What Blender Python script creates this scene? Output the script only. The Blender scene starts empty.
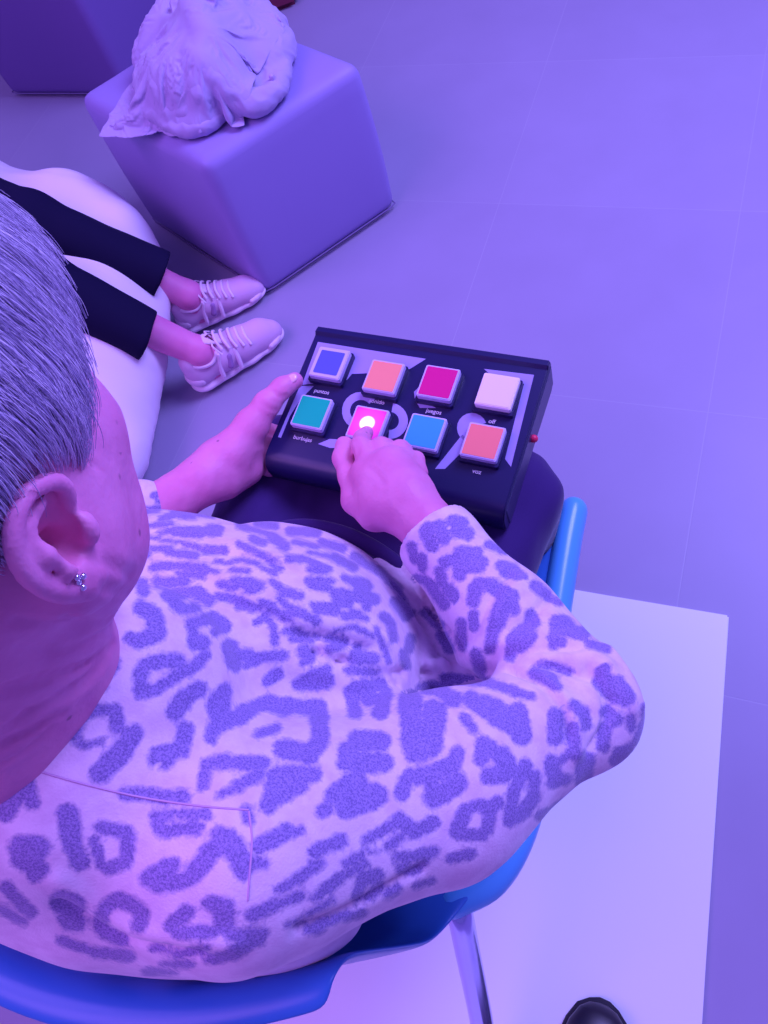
import bpy, bmesh, math, random
import numpy as np
from mathutils import Vector, Matrix
from mathutils.bvhtree import BVHTree
random.seed(4); RNG = np.random.default_rng(4)
C = bpy.context.scene.collection

# ------------------------------------------------------------------ camera
FPX = 780.0; PP = np.array([384., 512.]); CAMH = 1.42
_up = -np.array([206, 430, FPX]); _up /= np.linalg.norm(_up)
_Y = np.array([583, -1715, FPX]); _Y -= _Y @ _up * _up; _Y /= np.linalg.norm(_Y)
_X = np.cross(_Y, _up); RM = np.array([_X, _Y, _up]); CP = np.array([0, 0, CAMH])
def at(px, py, z):
    d = RM @ np.array([px - PP[0], py - PP[1], FPX]); return CP + d * ((z - CAMH) / d[2])
def proj(P):
    c = (np.asarray(P) - CP) @ RM
    return np.stack([PP[0] + c[..., 0] / c[..., 2] * FPX, PP[1] + c[..., 1] / c[..., 2] * FPX, c[..., 2]], -1)
cd = bpy.data.cameras.new('camera'); cam = bpy.data.objects.new('camera', cd); C.objects.link(cam)
cd.sensor_fit = 'VERTICAL'; cd.sensor_height = 24; cd.lens = 24 * FPX / 1024; cd.clip_start = .02
M = Matrix(((RM[0][0], -RM[0][1], -RM[0][2], 0), (RM[1][0], -RM[1][1], -RM[1][2], 0), (RM[2][0], -RM[2][1], -RM[2][2], CAMH), (0, 0, 0, 1)))
cam.matrix_world = M
bpy.context.scene.camera = cam
vs = bpy.context.scene.view_settings
vs.view_transform = 'Standard'; vs.look = 'None'; vs.gamma = 1; vs.exposure = 0; vs.use_curve_mapping = False

# ------------------------------------------------------------------ materials
def mat(name, col, rough=.6, spec=.3, metal=0, noise=None, bump=None, sheen=0, sss=0, emit=None, coat=0):
    m = bpy.data.materials.new(name); m.use_nodes = True
    nt = m.node_tree; b = nt.nodes['Principled BSDF']
    b.inputs['Base Color'].default_value = (*col, 1); b.inputs['Roughness'].default_value = rough
    b.inputs['Specular IOR Level'].default_value = spec; b.inputs['Metallic'].default_value = metal
    if sheen: b.inputs['Sheen Weight'].default_value = sheen; b.inputs['Sheen Roughness'].default_value = .4
    if coat: b.inputs['Coat Weight'].default_value = coat; b.inputs['Coat Roughness'].default_value = .1
    if sss:
        b.inputs['Subsurface Weight'].default_value = sss; b.inputs['Subsurface Radius'].default_value = (1, .35, .25)
        b.inputs['Subsurface Scale'].default_value = .006
    tc = nt.nodes.new('ShaderNodeTexCoord')
    if noise:   # (scale, amount, second colour)
        n = nt.nodes.new('ShaderNodeTexNoise'); n.inputs['Scale'].default_value = noise[0]; n.inputs['Detail'].default_value = 5
        nt.links.new(tc.outputs['Object'], n.inputs['Vector'])
        r = nt.nodes.new('ShaderNodeValToRGB'); r.color_ramp.elements[0].position = .35; r.color_ramp.elements[1].position = .7
        r.color_ramp.elements[0].color = (*col, 1); r.color_ramp.elements[1].color = (*noise[1], 1)
        nt.links.new(n.outputs['Fac'], r.inputs['Fac']); nt.links.new(r.outputs['Color'], b.inputs['Base Color'])
    if bump:    # (scale, strength, distance)
        n = nt.nodes.new('ShaderNodeTexNoise'); n.inputs['Scale'].default_value = bump[0]; n.inputs['Detail'].default_value = 3
        nt.links.new(tc.outputs['Object'], n.inputs['Vector'])
        bp = nt.nodes.new('ShaderNodeBump'); bp.inputs['Strength'].default_value = bump[1]; bp.inputs['Distance'].default_value = bump[2]
        nt.links.new(n.outputs['Fac'], bp.inputs['Height']); nt.links.new(bp.outputs['Normal'], b.inputs['Normal'])
    if emit:
        b.inputs['Emission Color'].default_value = (*emit[0], 1); b.inputs['Emission Strength'].default_value = emit[1]
    return m

# ------------------------------------------------------------------ object helpers
def mesh_obj(name, V, F, m, parent=None, smooth=True):
    me = bpy.data.meshes.new(name); me.from_pydata([tuple(v) for v in V], [], [tuple(f) for f in F]); me.update()
    if smooth: me.polygons.foreach_set('use_smooth', [True] * len(me.polygons))
    o = bpy.data.objects.new(name, me); C.objects.link(o)
    if m: me.materials.append(m)
    if parent: set_parent(o, parent)
    return o
def set_parent(o, p):
    o.parent = p; o.matrix_parent_inverse = Matrix.Translation(p.location).inverted() if p.rotation_euler.z == 0 else p.matrix_basis.inverted()
def bm_obj(name, bm, m, parent=None, smooth=True):
    bmesh.ops.recalc_face_normals(bm, faces=bm.faces)
    me = bpy.data.meshes.new(name); bm.to_mesh(me); bm.free()
    if smooth:
        me.polygons.foreach_set('use_smooth', [True] * len(me.polygons))
        me.set_sharp_from_angle(angle=math.radians(40))
    o = bpy.data.objects.new(name, me); C.objects.link(o)
    if m: me.materials.append(m)
    if parent: set_parent(o, parent)
    return o
def empty(name, loc, label=None, cat=None, group=None):
    o = bpy.data.objects.new(name, None); C.objects.link(o); o.location = tuple(loc); o.empty_display_size = .05
    tag(o, label, cat, group); return o
def tag(o, label=None, cat=None, group=None, kind=None):
    if label: o['label'] = label
    if cat: o['category'] = cat
    if group: o['group'] = group
    if kind: o['kind'] = kind
    return o
def tube(bm, pts, rad, seg=12, cap=True):
    """tube of varying radius along a polyline, rounded ends"""
    pts = [Vector(p) for p in pts]; n = len(pts)
    if not hasattr(rad, '__len__'): rad = [rad] * n
    if cap:
        a, b = (pts[0] - pts[1]).normalized(), (pts[-1] - pts[-2]).normalized()
        r0, r1 = rad[0], rad[-1]
        pre = [(pts[0] + a * r0 * math.sin(t), r0 * max(math.cos(t), .02)) for t in (1.5, 1.1, .75, .4)]
        post = [(pts[-1] + b * r1 * math.sin(t), r1 * max(math.cos(t), .02)) for t in (.4, .75, 1.1, 1.5)]
        pts = [p for p, _ in pre] + pts + [p for p, _ in post]; rad = [r for _, r in pre] + list(rad) + [r for _, r in post]
        n = len(pts)
    rings = []; prev = None
    for i, p in enumerate(pts):
        t = (pts[min(i + 1, n - 1)] - pts[max(i - 1, 0)]).normalized()
        if prev is None: u = t.orthogonal().normalized()
        else: u = (prev - t * prev.dot(t)).normalized()
        prev = u; w = t.cross(u)
        rings.append([bm.verts.new(p + (u * math.cos(2 * math.pi * k / seg) + w * math.sin(2 * math.pi * k / seg)) * rad[i]) for k in range(seg)])
    for a, b in zip(rings, rings[1:]):
        for k in range(seg): bm.faces.new((a[k], a[(k + 1) % seg], b[(k + 1) % seg], b[k]))
    bm.faces.new(rings[0][::-1]); bm.faces.new(rings[-1])
def smooth_path(pts, n=8):
    """Catmull-Rom through points (any dimension)"""
    P = [np.array(p, float) for p in pts]; P = [2 * P[0] - P[1]] + P + [2 * P[-1] - P[-2]]; out = []
    for i in range(1, len(P) - 2):
        for k in range(n):
            t = k / n
            out.append(.5 * (2 * P[i] + (P[i + 1] - P[i - 1]) * t + (2 * P[i - 1] - 5 * P[i] + 4 * P[i + 1] - P[i + 2]) * t * t + (3 * P[i] - P[i - 1] - 3 * P[i + 1] + P[i + 2]) * t ** 3))
    out.append(P[-2]); return out
def prism(bm, poly, z0, z1):
    a = [bm.verts.new((p[0], p[1], z0)) for p in poly]; b = [bm.verts.new((p[0], p[1], z1)) for p in poly]; n = len(poly)
    bm.faces.new(a[::-1]); bm.faces.new(b)
    for k in range(n): bm.faces.new((a[k], a[(k + 1) % n], b[(k + 1) % n], b[k]))

# ------------------------------------------------------------------ implicit-surface modelling
class SDF:
    """ordered list of soft-blended shapes, meshed as ONE continuous surface"""
    def __init__(s): s.p = []; s.R = np.eye(3); s.t = np.zeros(3); s.s = 1.
    def frame(s, R=None, t=(0, 0, 0), sc=1.): s.R = np.eye(3) if R is None else np.array(R); s.t = np.array(t, float); s.s = sc
    def w(s, p): return s.R @ (np.array(p, float) * s.s) + s.t
    def cap(s, a, b, ra, rb=None, k=.01, op='+', flat=None):
        rb = ra if rb is None else rb
        s.p.append(('c', s.w(a), s.w(b), ra * s.s, rb * s.s, k * s.s, op, None if flat is None else (s.R @ np.array(flat[0], float), flat[1]))); return s
    def chain(s, pts, rad, k=.01, op='+', flat=None):
        if not hasattr(rad, '__len__'): rad = [rad] * len(pts)
        for i in range(len(pts) - 1): s.cap(pts[i], pts[i + 1], rad[i], rad[i + 1], k, op, flat)
        return s
    def ell(s, c, r, k=.01, op='+', rot=None):
        R = s.R if rot is None else s.R @ np.array(rot)
        s.p.append(('e', s.w(c), R, np.array(r, float) * s.s, k * s.s, op)); return s
    def half(s, c, n, k=.001, within=None):     # keep the side away from n; only near c when within is given
        n = s.R @ np.array(n, float); n /= np.linalg.norm(n)
        s.p.append(('h', s.w(c), n, k, '-', None if within is None else within)); return s
    @staticmethod
    def dist(q, P):
        if q[0] == 'c':
            a, b, ra, rb, fl = q[1], q[2], q[3], q[4], q[7]
            ba = b - a
            if fl is not None:
                n, f = fl; sc = lambda v: v + np.outer((v @ n) * (f - 1), n) if v.ndim == 2 else v + n * (v @ n) * (f - 1)
                pa = sc(P - a); ba = sc(ba)
            else: pa = P - a
            h = np.clip((pa @ ba) / max(ba @ ba, 1e-12), 0, 1)
            return np.linalg.norm(pa - h[:, None] * ba, axis=1) - (ra + (rb - ra) * h)
        if q[0] == 'e':
            x = (P - q[1]) @ q[2]; r = q[3]
            k0 = np.linalg.norm(x / r, axis=1); k1 = np.linalg.norm(x / (r * r), axis=1)
            return np.where(k0 < 1e-6, -r.min(), k0 * (k0 - 1) / np.maximum(k1, 1e-9))
        if q[0] == 'h':
            d = -((P - q[1]) @ q[2])            # negative beyond the plane => removed
            if q[5] is not None: d = np.maximum(d, np.linalg.norm(P - q[1], axis=1) - q[5])
            return d
    def eval(s, P, prims=None):
        d = np.full(len(P), .3)
        for q in (s.p if prims is None else prims):
            e = s.dist(q, P); k = q[5] if q[0] == 'c' else (q[4] if q[0] == 'e' else q[3]); op = q[6] if q[0] == 'c' else (q[5] if q[0] == 'e' else q[4])
            k = max(k, 1e-5)
            if op == '+':
                h = np.maximum(k - np.abs(d - e), 0) / k; d = np.minimum(d, e) - h * h * k * .25
            else:
                e = -e; h = np.maximum(k - np.abs(d - e), 0) / k; d = np.maximum(d, e) + h * h * k * .25
        return d
    def bounds(s):
        lo = np.full(3, 9.); hi = -lo
        for q in s.p:
            if q[0] == 'c' and q[6] == '+':
                f = 1
                for p, r in ((q[1], q[3]), (q[2], q[4])): lo = np.minimum(lo, p - r * 1.2); hi = np.maximum(hi, p + r * 1.2)
            if q[0] == 'e' and q[5] == '+': lo = np.minimum(lo, q[1] - q[3].max()); hi = np.maximum(hi, q[1] + q[3].max())
        return lo - .012, hi + .012
    def mesh(s, h, n=12):
        lo, hi = s.bounds(); B = h * n; nb = np.ceil((hi - lo) / B).astype(int)
        g = np.stack(np.meshgrid(*[np.arange(k) for k in nb], indexing='ij'), -1).reshape(-1, 3)
        cen = lo + (g + .5) * B; rad = B * .5 * 1.74
        ps = [];
        for q in s.p: ps.append(s.dist(q, cen))
        ps = np.array(ps); kk = np.array([(q[5] if q[0] == 'c' else q[4] if q[0] == 'e' else q[3]) for q in s.p])
        dc = s.eval(cen)
        act = np.where(np.abs(dc) < rad * 1.6 + .004)[0]
        loc = np.stack(np.meshgrid(*[np.arange(n + 1)] * 3, indexing='ij'), -1).reshape(-1, 3)
        SX, SY = 1 << 20, 1 << 10; VK = []; VP = []; EK = []
        cofs = np.stack(np.meshgrid([0, 1], [0, 1], [0, 1], indexing='ij'), -1).reshape(-1, 3)
        edges = [(i, j) for i in range(8) for j in range(i + 1, 8) if abs(cofs[i] - cofs[j]).sum() == 1]
        for bi in act:
            sel = [s.p[j] for j in np.where(ps[:, bi] < rad * 1.9 + kk + .01)[0]]
            G = g[bi] * n + loc; P = lo + G * h
            d = s.eval(P, sel)
            if d.min() > 0 or d.max() < 0: continue
            D = d.reshape(n + 1, n + 1, n + 1); I = D < 0
            c8 = np.stack([D[a:a + n, b:b + n, c:c + n] for a, b, c in cofs], -1).reshape(-1, 8); s8 = c8 < 0
            mix = s8.any(1) & ~s8.all(1); idx = np.where(mix)[0]
            if not len(idx): continue
            cc = c8[idx]; ss = s8[idx]; acc = np.zeros((len(idx), 3)); cnt = np.zeros(len(idx))
            for i, j in edges:
                m = ss[:, i] != ss[:, j]; t = np.where(m, cc[:, i] / np.where(m, cc[:, i] - cc[:, j], 1), 0)
                acc += m[:, None] * (cofs[i] + t[:, None] * (cofs[j] - cofs[i])); cnt += m
            cell = np.stack(np.unravel_index(idx, (n, n, n)), -1) + g[bi] * n
            VK.append(cell @ np.array([SX, SY, 1])); VP.append(lo + (cell + acc / cnt[:, None]) * h)
            for ax in range(3):
                A = I[:n, :n, :n]; Bx = [I[1:, :n, :n], I[:n, 1:, :n], I[:n, :n, 1:]][ax]
                e = np.where((A != Bx).reshape(-1))[0]
                if len(e):
                    c = np.stack(np.unravel_index(e, (n, n, n)), -1) + g[bi] * n
                    EK.append(np.column_stack([c, np.full(len(e), ax), A.reshape(-1)[e]]))
        VK = np.concatenate(VK); VP = np.concatenate(VP); EK = np.concatenate(EK)
        o = np.argsort(VK); VK = VK[o]; VP = VP[o]; Q = []
        K = EK[:, :3] @ np.array([SX, SY, 1])
        for ax, (u, v) in enumerate(((SY, 1), (1, SX), (SX, SY))):
            m = (EK[:, 3] == ax); k = K[m]; fl = EK[m, 4].astype(bool)
            q = np.stack([k - u - v, k - v, k, k - u], -1); p = np.clip(np.searchsorted(VK, q), 0, len(VK) - 1)
            ok = (VK[p] == q).all(1); p = p[ok]; fl = fl[ok]; p[~fl] = p[~fl][:, ::-1]; Q.append(p)
        return VP, np.concatenate(Q)
def np_mesh(name, V, F, m, parent=None):
    me = bpy.data.meshes.new(name); me.vertices.add(len(V)); me.vertices.foreach_set('co', np.asarray(V, np.float32).ravel())
    me.loops.add(len(F) * 4); me.loops.foreach_set('vertex_index', np.asarray(F, np.int32).ravel())
    me.polygons.add(len(F)); me.polygons.foreach_set('loop_start', np.arange(len(F), dtype=np.int32) * 4)
    me.update(calc_edges=True); me.validate(); me.polygons.foreach_set('use_smooth', [True] * len(me.polygons))
    o = bpy.data.objects.new(name, me); C.objects.link(o); me.materials.append(m)
    if parent: set_parent(o, parent)
    return o
def relax(V, F, it=2, lam=.5):
    V = V.copy(); E = np.concatenate([F[:, [0, 1]], F[:, [1, 2]], F[:, [2, 3]], F[:, [3, 0]]])
    n = len(V); cnt = np.bincount(E[:, 0], minlength=n) + np.bincount(E[:, 1], minlength=n); cnt = np.maximum(cnt, 1)
    for _ in range(it):
        S = np.stack([np.bincount(E[:, 0], V[E[:, 1], c], n) + np.bincount(E[:, 1], V[E[:, 0], c], n) for c in range(3)], -1)
        V += lam * (S / cnt[:, None] - V)
    return V
def normals(V, F):
    N = np.cross(V[F[:, 2]] - V[F[:, 0]], V[F[:, 3]] - V[F[:, 1]]); o = np.zeros_like(V)
    for k in range(4):
        for c in range(3): o[:, c] += np.bincount(F[:, k], N[:, c], len(V))
    return o / np.maximum(np.linalg.norm(o, axis=1), 1e-9)[:, None]
def wob(P, f, seed=0):
    """cheap smooth pseudo-noise, -1..1"""
    r = np.random.default_rng(seed); o = 0
    for a in range(5):
        k = r.normal(size=3); k /= np.linalg.norm(k); o = o + np.sin(P @ k * f * (1 + .35 * a) + r.uniform(0, 6.28)) * (1 - .12 * a)
    return o / 3.2
# ================================================================== the room
def floor_mat():
    m = mat('violet lit tile', (.36, .33, .44), .42, .35)
    nt = m.node_tree; b = nt.nodes['Principled BSDF']; L = nt.links.new
    tc = nt.nodes.new('ShaderNodeTexCoord'); br = nt.nodes.new('ShaderNodeTexBrick')
    mp = nt.nodes.new('ShaderNodeMapping'); mp.inputs['Location'].default_value = (.532, -.435, 0)
    L(tc.outputs['Object'], mp.inputs['Vector']); L(mp.outputs['Vector'], br.inputs['Vector'])
    br.offset = 0; br.inputs['Scale'].default_value = 1; br.inputs['Brick Width'].default_value = .58; br.inputs['Row Height'].default_value = .58
    br.inputs['Mortar Size'].default_value = .0016; br.inputs['Mortar Smooth'].default_value = .6
    br.inputs['Color1'].default_value = (.34, .30, .46, 1); br.inputs['Color2'].default_value = (.355, .315, .475, 1); br.inputs['Mortar'].default_value = (.38, .35, .49, 1)
    n = nt.nodes.new('ShaderNodeTexNoise'); n.inputs['Scale'].default_value = 6; n.inputs['Detail'].default_value = 6; L(tc.outputs['Object'], n.inputs['Vector'])
    mx = nt.nodes.new('ShaderNodeMixRGB'); mx.blend_type = 'MULTIPLY'; mx.inputs['Fac'].default_value = .12
    L(br.outputs['Color'], mx.inputs['Color1']); L(n.outputs['Fac'], mx.inputs['Color2']); L(mx.outputs['Color'], b.inputs['Base Color'])
    bp = nt.nodes.new('ShaderNodeBump'); bp.inputs['Strength'].default_value = .15; bp.inputs['Distance'].default_value = .001
    L(br.outputs['Fac'], bp.inputs['Height']); bp.invert = True; L(bp.outputs['Normal'], b.inputs['Normal'])
    return m
bm = bmesh.new(); prism(bm, [(-5, -2.5), (3, -2.5), (3, 5.5), (-5, 5.5)], -.1, 0)
fl_ = bm_obj('floor', bm, floor_mat(), smooth=False); tag(fl_, kind='structure')
M_wall = mat('pale wall paint', (.55, .5, .6), .8, .2, bump=(60, .1, .001))
for nm, q in (('wall_back', [(-5, 5.5), (3, 5.5), (3, 5.6), (-5, 5.6)]), ('wall_left', [(-5.1, -2.5), (-5, -2.5), (-5, 5.6), (-5.1, 5.6)])):
    bm = bmesh.new(); prism(bm, q, -.1, 3.0); tag(bm_obj(nm, bm, M_wall, smooth=False), kind='structure')
# floor_mat(), smooth=False), 'grey tiled floor under violet light', kind='structure')

# ---- white board on the floor
M_board = mat('white laminate', (.80, .84, .86), .38, .4, noise=(3, (.82, .86, .87)))
bm = bmesh.new(); prism(bm, [(-.80, -.75), (.205, -.75), (.169, -.055), (.135, .578), (-.135, .569), (-.80, .545)], .0005, .012)
bmesh.ops.bevel(bm, geom=[e for e in bm.edges], offset=.003, segments=2, affect='EDGES')
tag(bm_obj('white_platform', bm, M_board), 'large flat white board lying on the tiled floor beneath the blue chair', 'board')

# ---- poufs
M_pouf = mat('violet grey leatherette', (.33, .26, .58), .5, .3, bump=(900, .12, .0006))
M_seam = mat('pouf piping', (.2, .15, .33), .6)
def pouf(name, c4, h, label, m=M_pouf, r=.03, z0=.004):
    bm = bmesh.new(); prism(bm, c4, z0, h)
    bmesh.ops.bevel(bm, geom=list(bm.edges), offset=r, segments=5, profile=.5, affect='EDGES')
    bmesh.ops.subdivide_edges(bm, edges=[e for e in bm.edges if e.calc_length() > .2], cuts=10, use_grid_fill=True)
    cx = sum(p[0] for p in c4) / 4; cy = sum(p[1] for p in c4) / 4
    for v in bm.verts:      # padding bulges the sides and the seat a little
        fz = math.sin(math.pi * min(max(v.co.z / h, 0), 1)); d = Vector((v.co.x - cx, v.co.y - cy, 0))
        v.co += d * .018 * fz
        if v.co.z > h - .004: v.co.z += .006 * max(0, 1 - (d.length / .3) ** 2)
    o = bm_obj('cover', bm, m)
    root = empty(name, (cx, cy, 0), label, 'pouf', 'square poufs'); set_parent(o, root)
    # stitched seam round the foot and the short rubber feet
    bm = bmesh.new(); ring = []
    for i in range(4):
        a = np.array(c4[i]); b = np.array(c4[(i + 1) % 4]); z = np.array(c4[i - 1]); c = np.array([cx, cy])
        a1 = a + (z - a) / np.linalg.norm(z - a) * r; a2 = a + (b - a) / np.linalg.norm(b - a) * r
        ring += [(*a1, .016), (*(a + ((a1 + a2) / 2 - a) * .35), .016), (*a2, .016)]
    ring.append(ring[0]); tube(bm, ring, .0020, 6, cap=False); so = bm_obj('seam_piping', bm, M_seam, root)
    return root
pouf('square_pouf', [(-1.066, 1.222), (-.802, 1.568), (-1.285, 1.815), (-1.556, 1.47)], .41, 'violet-grey square pouf carrying the heap of crumpled clothing')
pouf('square_pouf', [(-2.47, 2.06), (-1.93, 2.045), (-1.90, 2.58), (-2.45, 2.60)], .41, 'violet pouf with shade painted into its cover, standing behind the one that carries clothing', mat('shade darkened leatherette', (.19, .115, .36), .55, .25, bump=(900, .12, .0006)))  # shade of the near side is put into this pouf's darker cover colour

# ---- crumpled garment on the pouf
def garment(fine=True):
    s = SDF(); T = .415
    A = lambda x, y, z: at(x, y, T + z)
    # main heap
    s.ell(A(195, 70, .04), (.17, .13, .07), .03); s.ell(A(240, 55, .04), (.14, .15, .07), .03)
    folds = [   # (pixel path with height above the pouf, radius)
        ([(112, 131, .008), (135, 120, .02), (150, 90, .05)], [.008, .018, .03]),
        ([(135, 60, .05), (148, 30, .09), (165, 5, .11), (180, -14, .11)], [.018, .025, .028, .025]),
        ([(168, 25, .11), (195, 55, .13), (215, 75, .10), (240, 98, .05), (262, 103, .03), (282, 85, .03), (292, 50, .025), (294, 44, .02)], [.02, .026, .026, .026, .024, .02, .014, .006]),
        ([(190, 0, .16), (205, 30, .15), (222, 55, .11), (238, 80, .07)], [.03, .032, .03, .024]),
        ([(142, 80, .06), (150, 105, .04), (172, 128, .022), (200, 130, .022), (225, 112, .025)], [.02, .022, .017, .016, .014]),
        ([(145, 117, .03), (172, 113, .05), (200, 108, .05), (228, 92, .05)], [.01, .014, .016, .014]),
        ([(150, 60, .1), (160, 85, .085), (165, 108, .05)], [.022, .026, .02]),
        ([(168, 50, .12), (178, 80, .10), (182, 104, .06)], [.02, .026, .02]),
        ([(188, 62, .12), (200, 88, .09), (205, 108, .045)], [.016, .022, .016]),
        ([(232, 0, .11), (240, 20, .11), (252, 40, .08), (246, 60, .06)], [.022, .026, .022, .016]),
        ([(258, 8, .07), (274, 14, .06), (282, 30, .045), (266, 44, .05)], [.018, .02, .016, .014]),
        ([(232, 30, .10), (245, 33, .09), (256, 30, .08)], [.009, .012, .008]),
        ([(258, 52, .06), (272, 50, .045), (290, 46, .03)], [.014, .018, .012]),
        ([(252, 65, .05), (258, 82, .04), (262, 92, .035)], [.010, .012, .01]),
        ([(268, 62, .045), (274, 78, .035), (270, 92, .03)], [.010, .012, .01]),
        ([(210, -8, .14), (235, -10, .12), (262, -2, .07)], [.03, .03, .02]),
    ]
    for path, r in folds:
        P = smooth_path([tuple(A(*p)) + (q,) for p, q in zip(path, r)], 4)
        s.chain([p[:3] for p in P], [p[3] for p in P], .014)
    cuts = [([(160, 42, .135), (176, 36, .15), (192, 44, .155)], .006), ([(236, 52, .10), (243, 58, .09), (248, 64, .08)], .012), ([(150, 118, .055), (175, 119, .06), (205, 115, .06)], .005),
            ([(212, 66, .15), (224, 88, .10), (236, 104, .06)], .004), ([(200, 70, .14), (207, 90, .12)], .004), ([(246, 30, .12), (258, 40, .10), (262, 54, .08)], .007), ([(160, 62, .14), (167, 84, .12)], .005),
            ([(228, 70, .12), (232, 40, .14), (228, 15, .15)], .006), ([(262, 75, .06), (266, 60, .07)], .007)]
    for path, r in cuts:
        P = smooth_path([A(*p) for p in path], 4); s.chain(P, r, .012, '-')
    c = A(200, 70, 0); s.half((c[0], c[1], T - .003), (0, 0, -1))
    V, F = s.mesh(.0035); V = relax(V, F, 3)
    N = normals(V, F)
    if not fine: return V, F
    W = V + np.stack([wob(V, 26, 61), wob(V, 24, 62), wob(V, 22, 63)], -1) * .018
    rd = lambda f, sd: 1 - np.abs(wob(W * [1.1, .75, .8], f, sd)) * 2.2
    V += N * (np.clip(rd(60, 3), -.6, 1) * .0025 + np.clip(rd(120, 5), -.6, 1) * .0015)[:, None]
    V[:, 2] = np.maximum(V[:, 2], T)
    return V, F
M_garment = mat('washed lavender cotton', (.46, .38, .64), .85, .15, bump=(500, .3, .001), sheen=.25)
def drape(n=92, side=.92, gather=.56):
    """let a gathered sheet fall over the bunched heap with the cloth solver and keep the settled shape"""
    V0, F0 = garment(False); c0 = np.array([-1.2, 1.53, .415]); V0 = (V0 - c0) * [.93, .93, .9]
    heap = mesh_obj('heap', V0, F0, None); heap.modifiers.new('co', 'COLLISION'); heap.collision.cloth_friction = 80; heap.collision.thickness_outer = .005
    slab = mesh_obj('slab', [(-1, -1, 0), (1, -1, 0), (1, 1, 0), (-1, 1, 0)], [(0, 1, 2, 3)], None); slab.modifiers.new('co', 'COLLISION'); slab.collision.cloth_friction = 80; slab.collision.thickness_outer = .004
    u, v = np.meshgrid(np.linspace(-1, 1, n), np.linspace(-1, 1, n), indexing='ij')
    def ripple(a, b, f, sd):
        r = np.random.default_rng(sd); o = 0
        for i in range(6):
            k = r.normal(size=2); k /= np.linalg.norm(k); o = o + np.sin((a * k[0] + b * k[1]) * f * (1 + .4 * i) + r.uniform(0, 6.28)) / (1 + .3 * i)
        return o / 3
    X = u * side / 2 * gather * (1 - .12 * v * v); Y = v * side / 2 * gather * (1 - .12 * u * u) - .035; Z = .23 + .05 * ripple(u, v, 5, 1) + .02 * ripple(u, v, 9, 2)
    F = [(i * n + j, (i + 1) * n + j, (i + 1) * n + j + 1, i * n + j + 1) for i in range(n - 1) for j in range(n - 1)]
    sh = mesh_obj('sheet', np.stack([X, Y, Z], -1).reshape(-1, 3), F, None)
    sh.shape_key_add(name='Basis'); k = sh.shape_key_add(name='rest'); k.data.foreach_set('co', np.stack([u * side / 2, v * side / 2, 0 * u], -1).astype(np.float32).ravel()); k.value = 0
    m = sh.modifiers.new('cloth', 'CLOTH'); q = m.settings
    q.quality = 8; q.mass = .25; q.tension_stiffness = 12; q.compression_stiffness = 12; q.shear_stiffness = 4; q.bending_stiffness = 1.5; q.air_damping = 1.5; q.rest_shape_key = k
    m.collision_settings.use_collision = True; m.collision_settings.distance_min = .004; m.collision_settings.collision_quality = 4
    sc = bpy.context.scene; sc.frame_start = 1; sc.frame_end = 40; m.point_cache.frame_end = 40
    for f in range(1, 34): sc.frame_set(f)
    ev = sh.evaluated_get(bpy.context.evaluated_depsgraph_get()); P = np.array([x.co for x in ev.data.vertices])
    for o in (sh, heap, slab): bpy.data.objects.remove(o)
    sc.frame_set(1); return P, F
V, F = drape(); print('drape', V.min(0), V.max(0))
V = V * [.93, .95, 1] + [-1.192, 1.53, .416]
g = np_mesh('crumpled_jacket', V, F, M_garment)
md = g.modifiers.new('thick', 'SOLIDIFY'); md.thickness = .0025; md.offset = 0
md = g.modifiers.new('sub', 'SUBSURF'); md.levels = md.render_levels = 2
V, F = garment(); V[:, 2] = np.maximum(V[:, 2], .42); _c = np.array([-1.2, 1.53, .415]); V = (V - _c) * [.95, .95, .9] + _c - [0, 0, .001]; V[:, 2] = np.maximum(V[:, 2], .4185)
np_mesh('bunched_sleeve', V, F, M_garment, g)
# rolled hem along the edge of the cloth
tag(g, 'pale lavender jacket heaped in crumpled folds on top of the pouf', 'jacket')
bm = bmesh.new()
p1, p2, p3 = at(268, 73, .49), at(281, 54, .46), at(240, 44, .53)
for p in (at(272, 78, .466),):
    tube(bm, [p + np.array([0, 0, -.004]), p + np.array([0, 0, .003])], .006, 14)
bm_obj('button', bm, mat('garment button', (.5, .38, .65), .3, .5), g)

# ---- dark red bag peeping out behind the jacket
bm = bmesh.new(); c = at(272, -8, .05)
bmesh.ops.create_cube(bm, size=1, matrix=Matrix.Translation(c) @ Matrix.Rotation(.5, 4, 'Z') @ Matrix.Diagonal((.17, .09, .10, 1)))
bmesh.ops.bevel(bm, geom=list(bm.edges), offset=.02, segments=4, affect='EDGES')
M_red = mat('dark red leather', (.16, .02, .06), .5)
root = empty('handbag', (c[0], c[1], 0), 'dark red bag on the floor, just peeping out behind the crumpled jacket', 'bag')
bm_obj('bag_body', bm, M_red, root)
bm = bmesh.new(); tube(bm, smooth_path([c + np.array([-.05, -.02, .045]), c + np.array([-.035, -.02, .1]), c + np.array([.035, .02, .1]), c + np.array([.05, .02, .045])], 6), .005, 8)
bm_obj('handle', bm, M_red, root)

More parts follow.
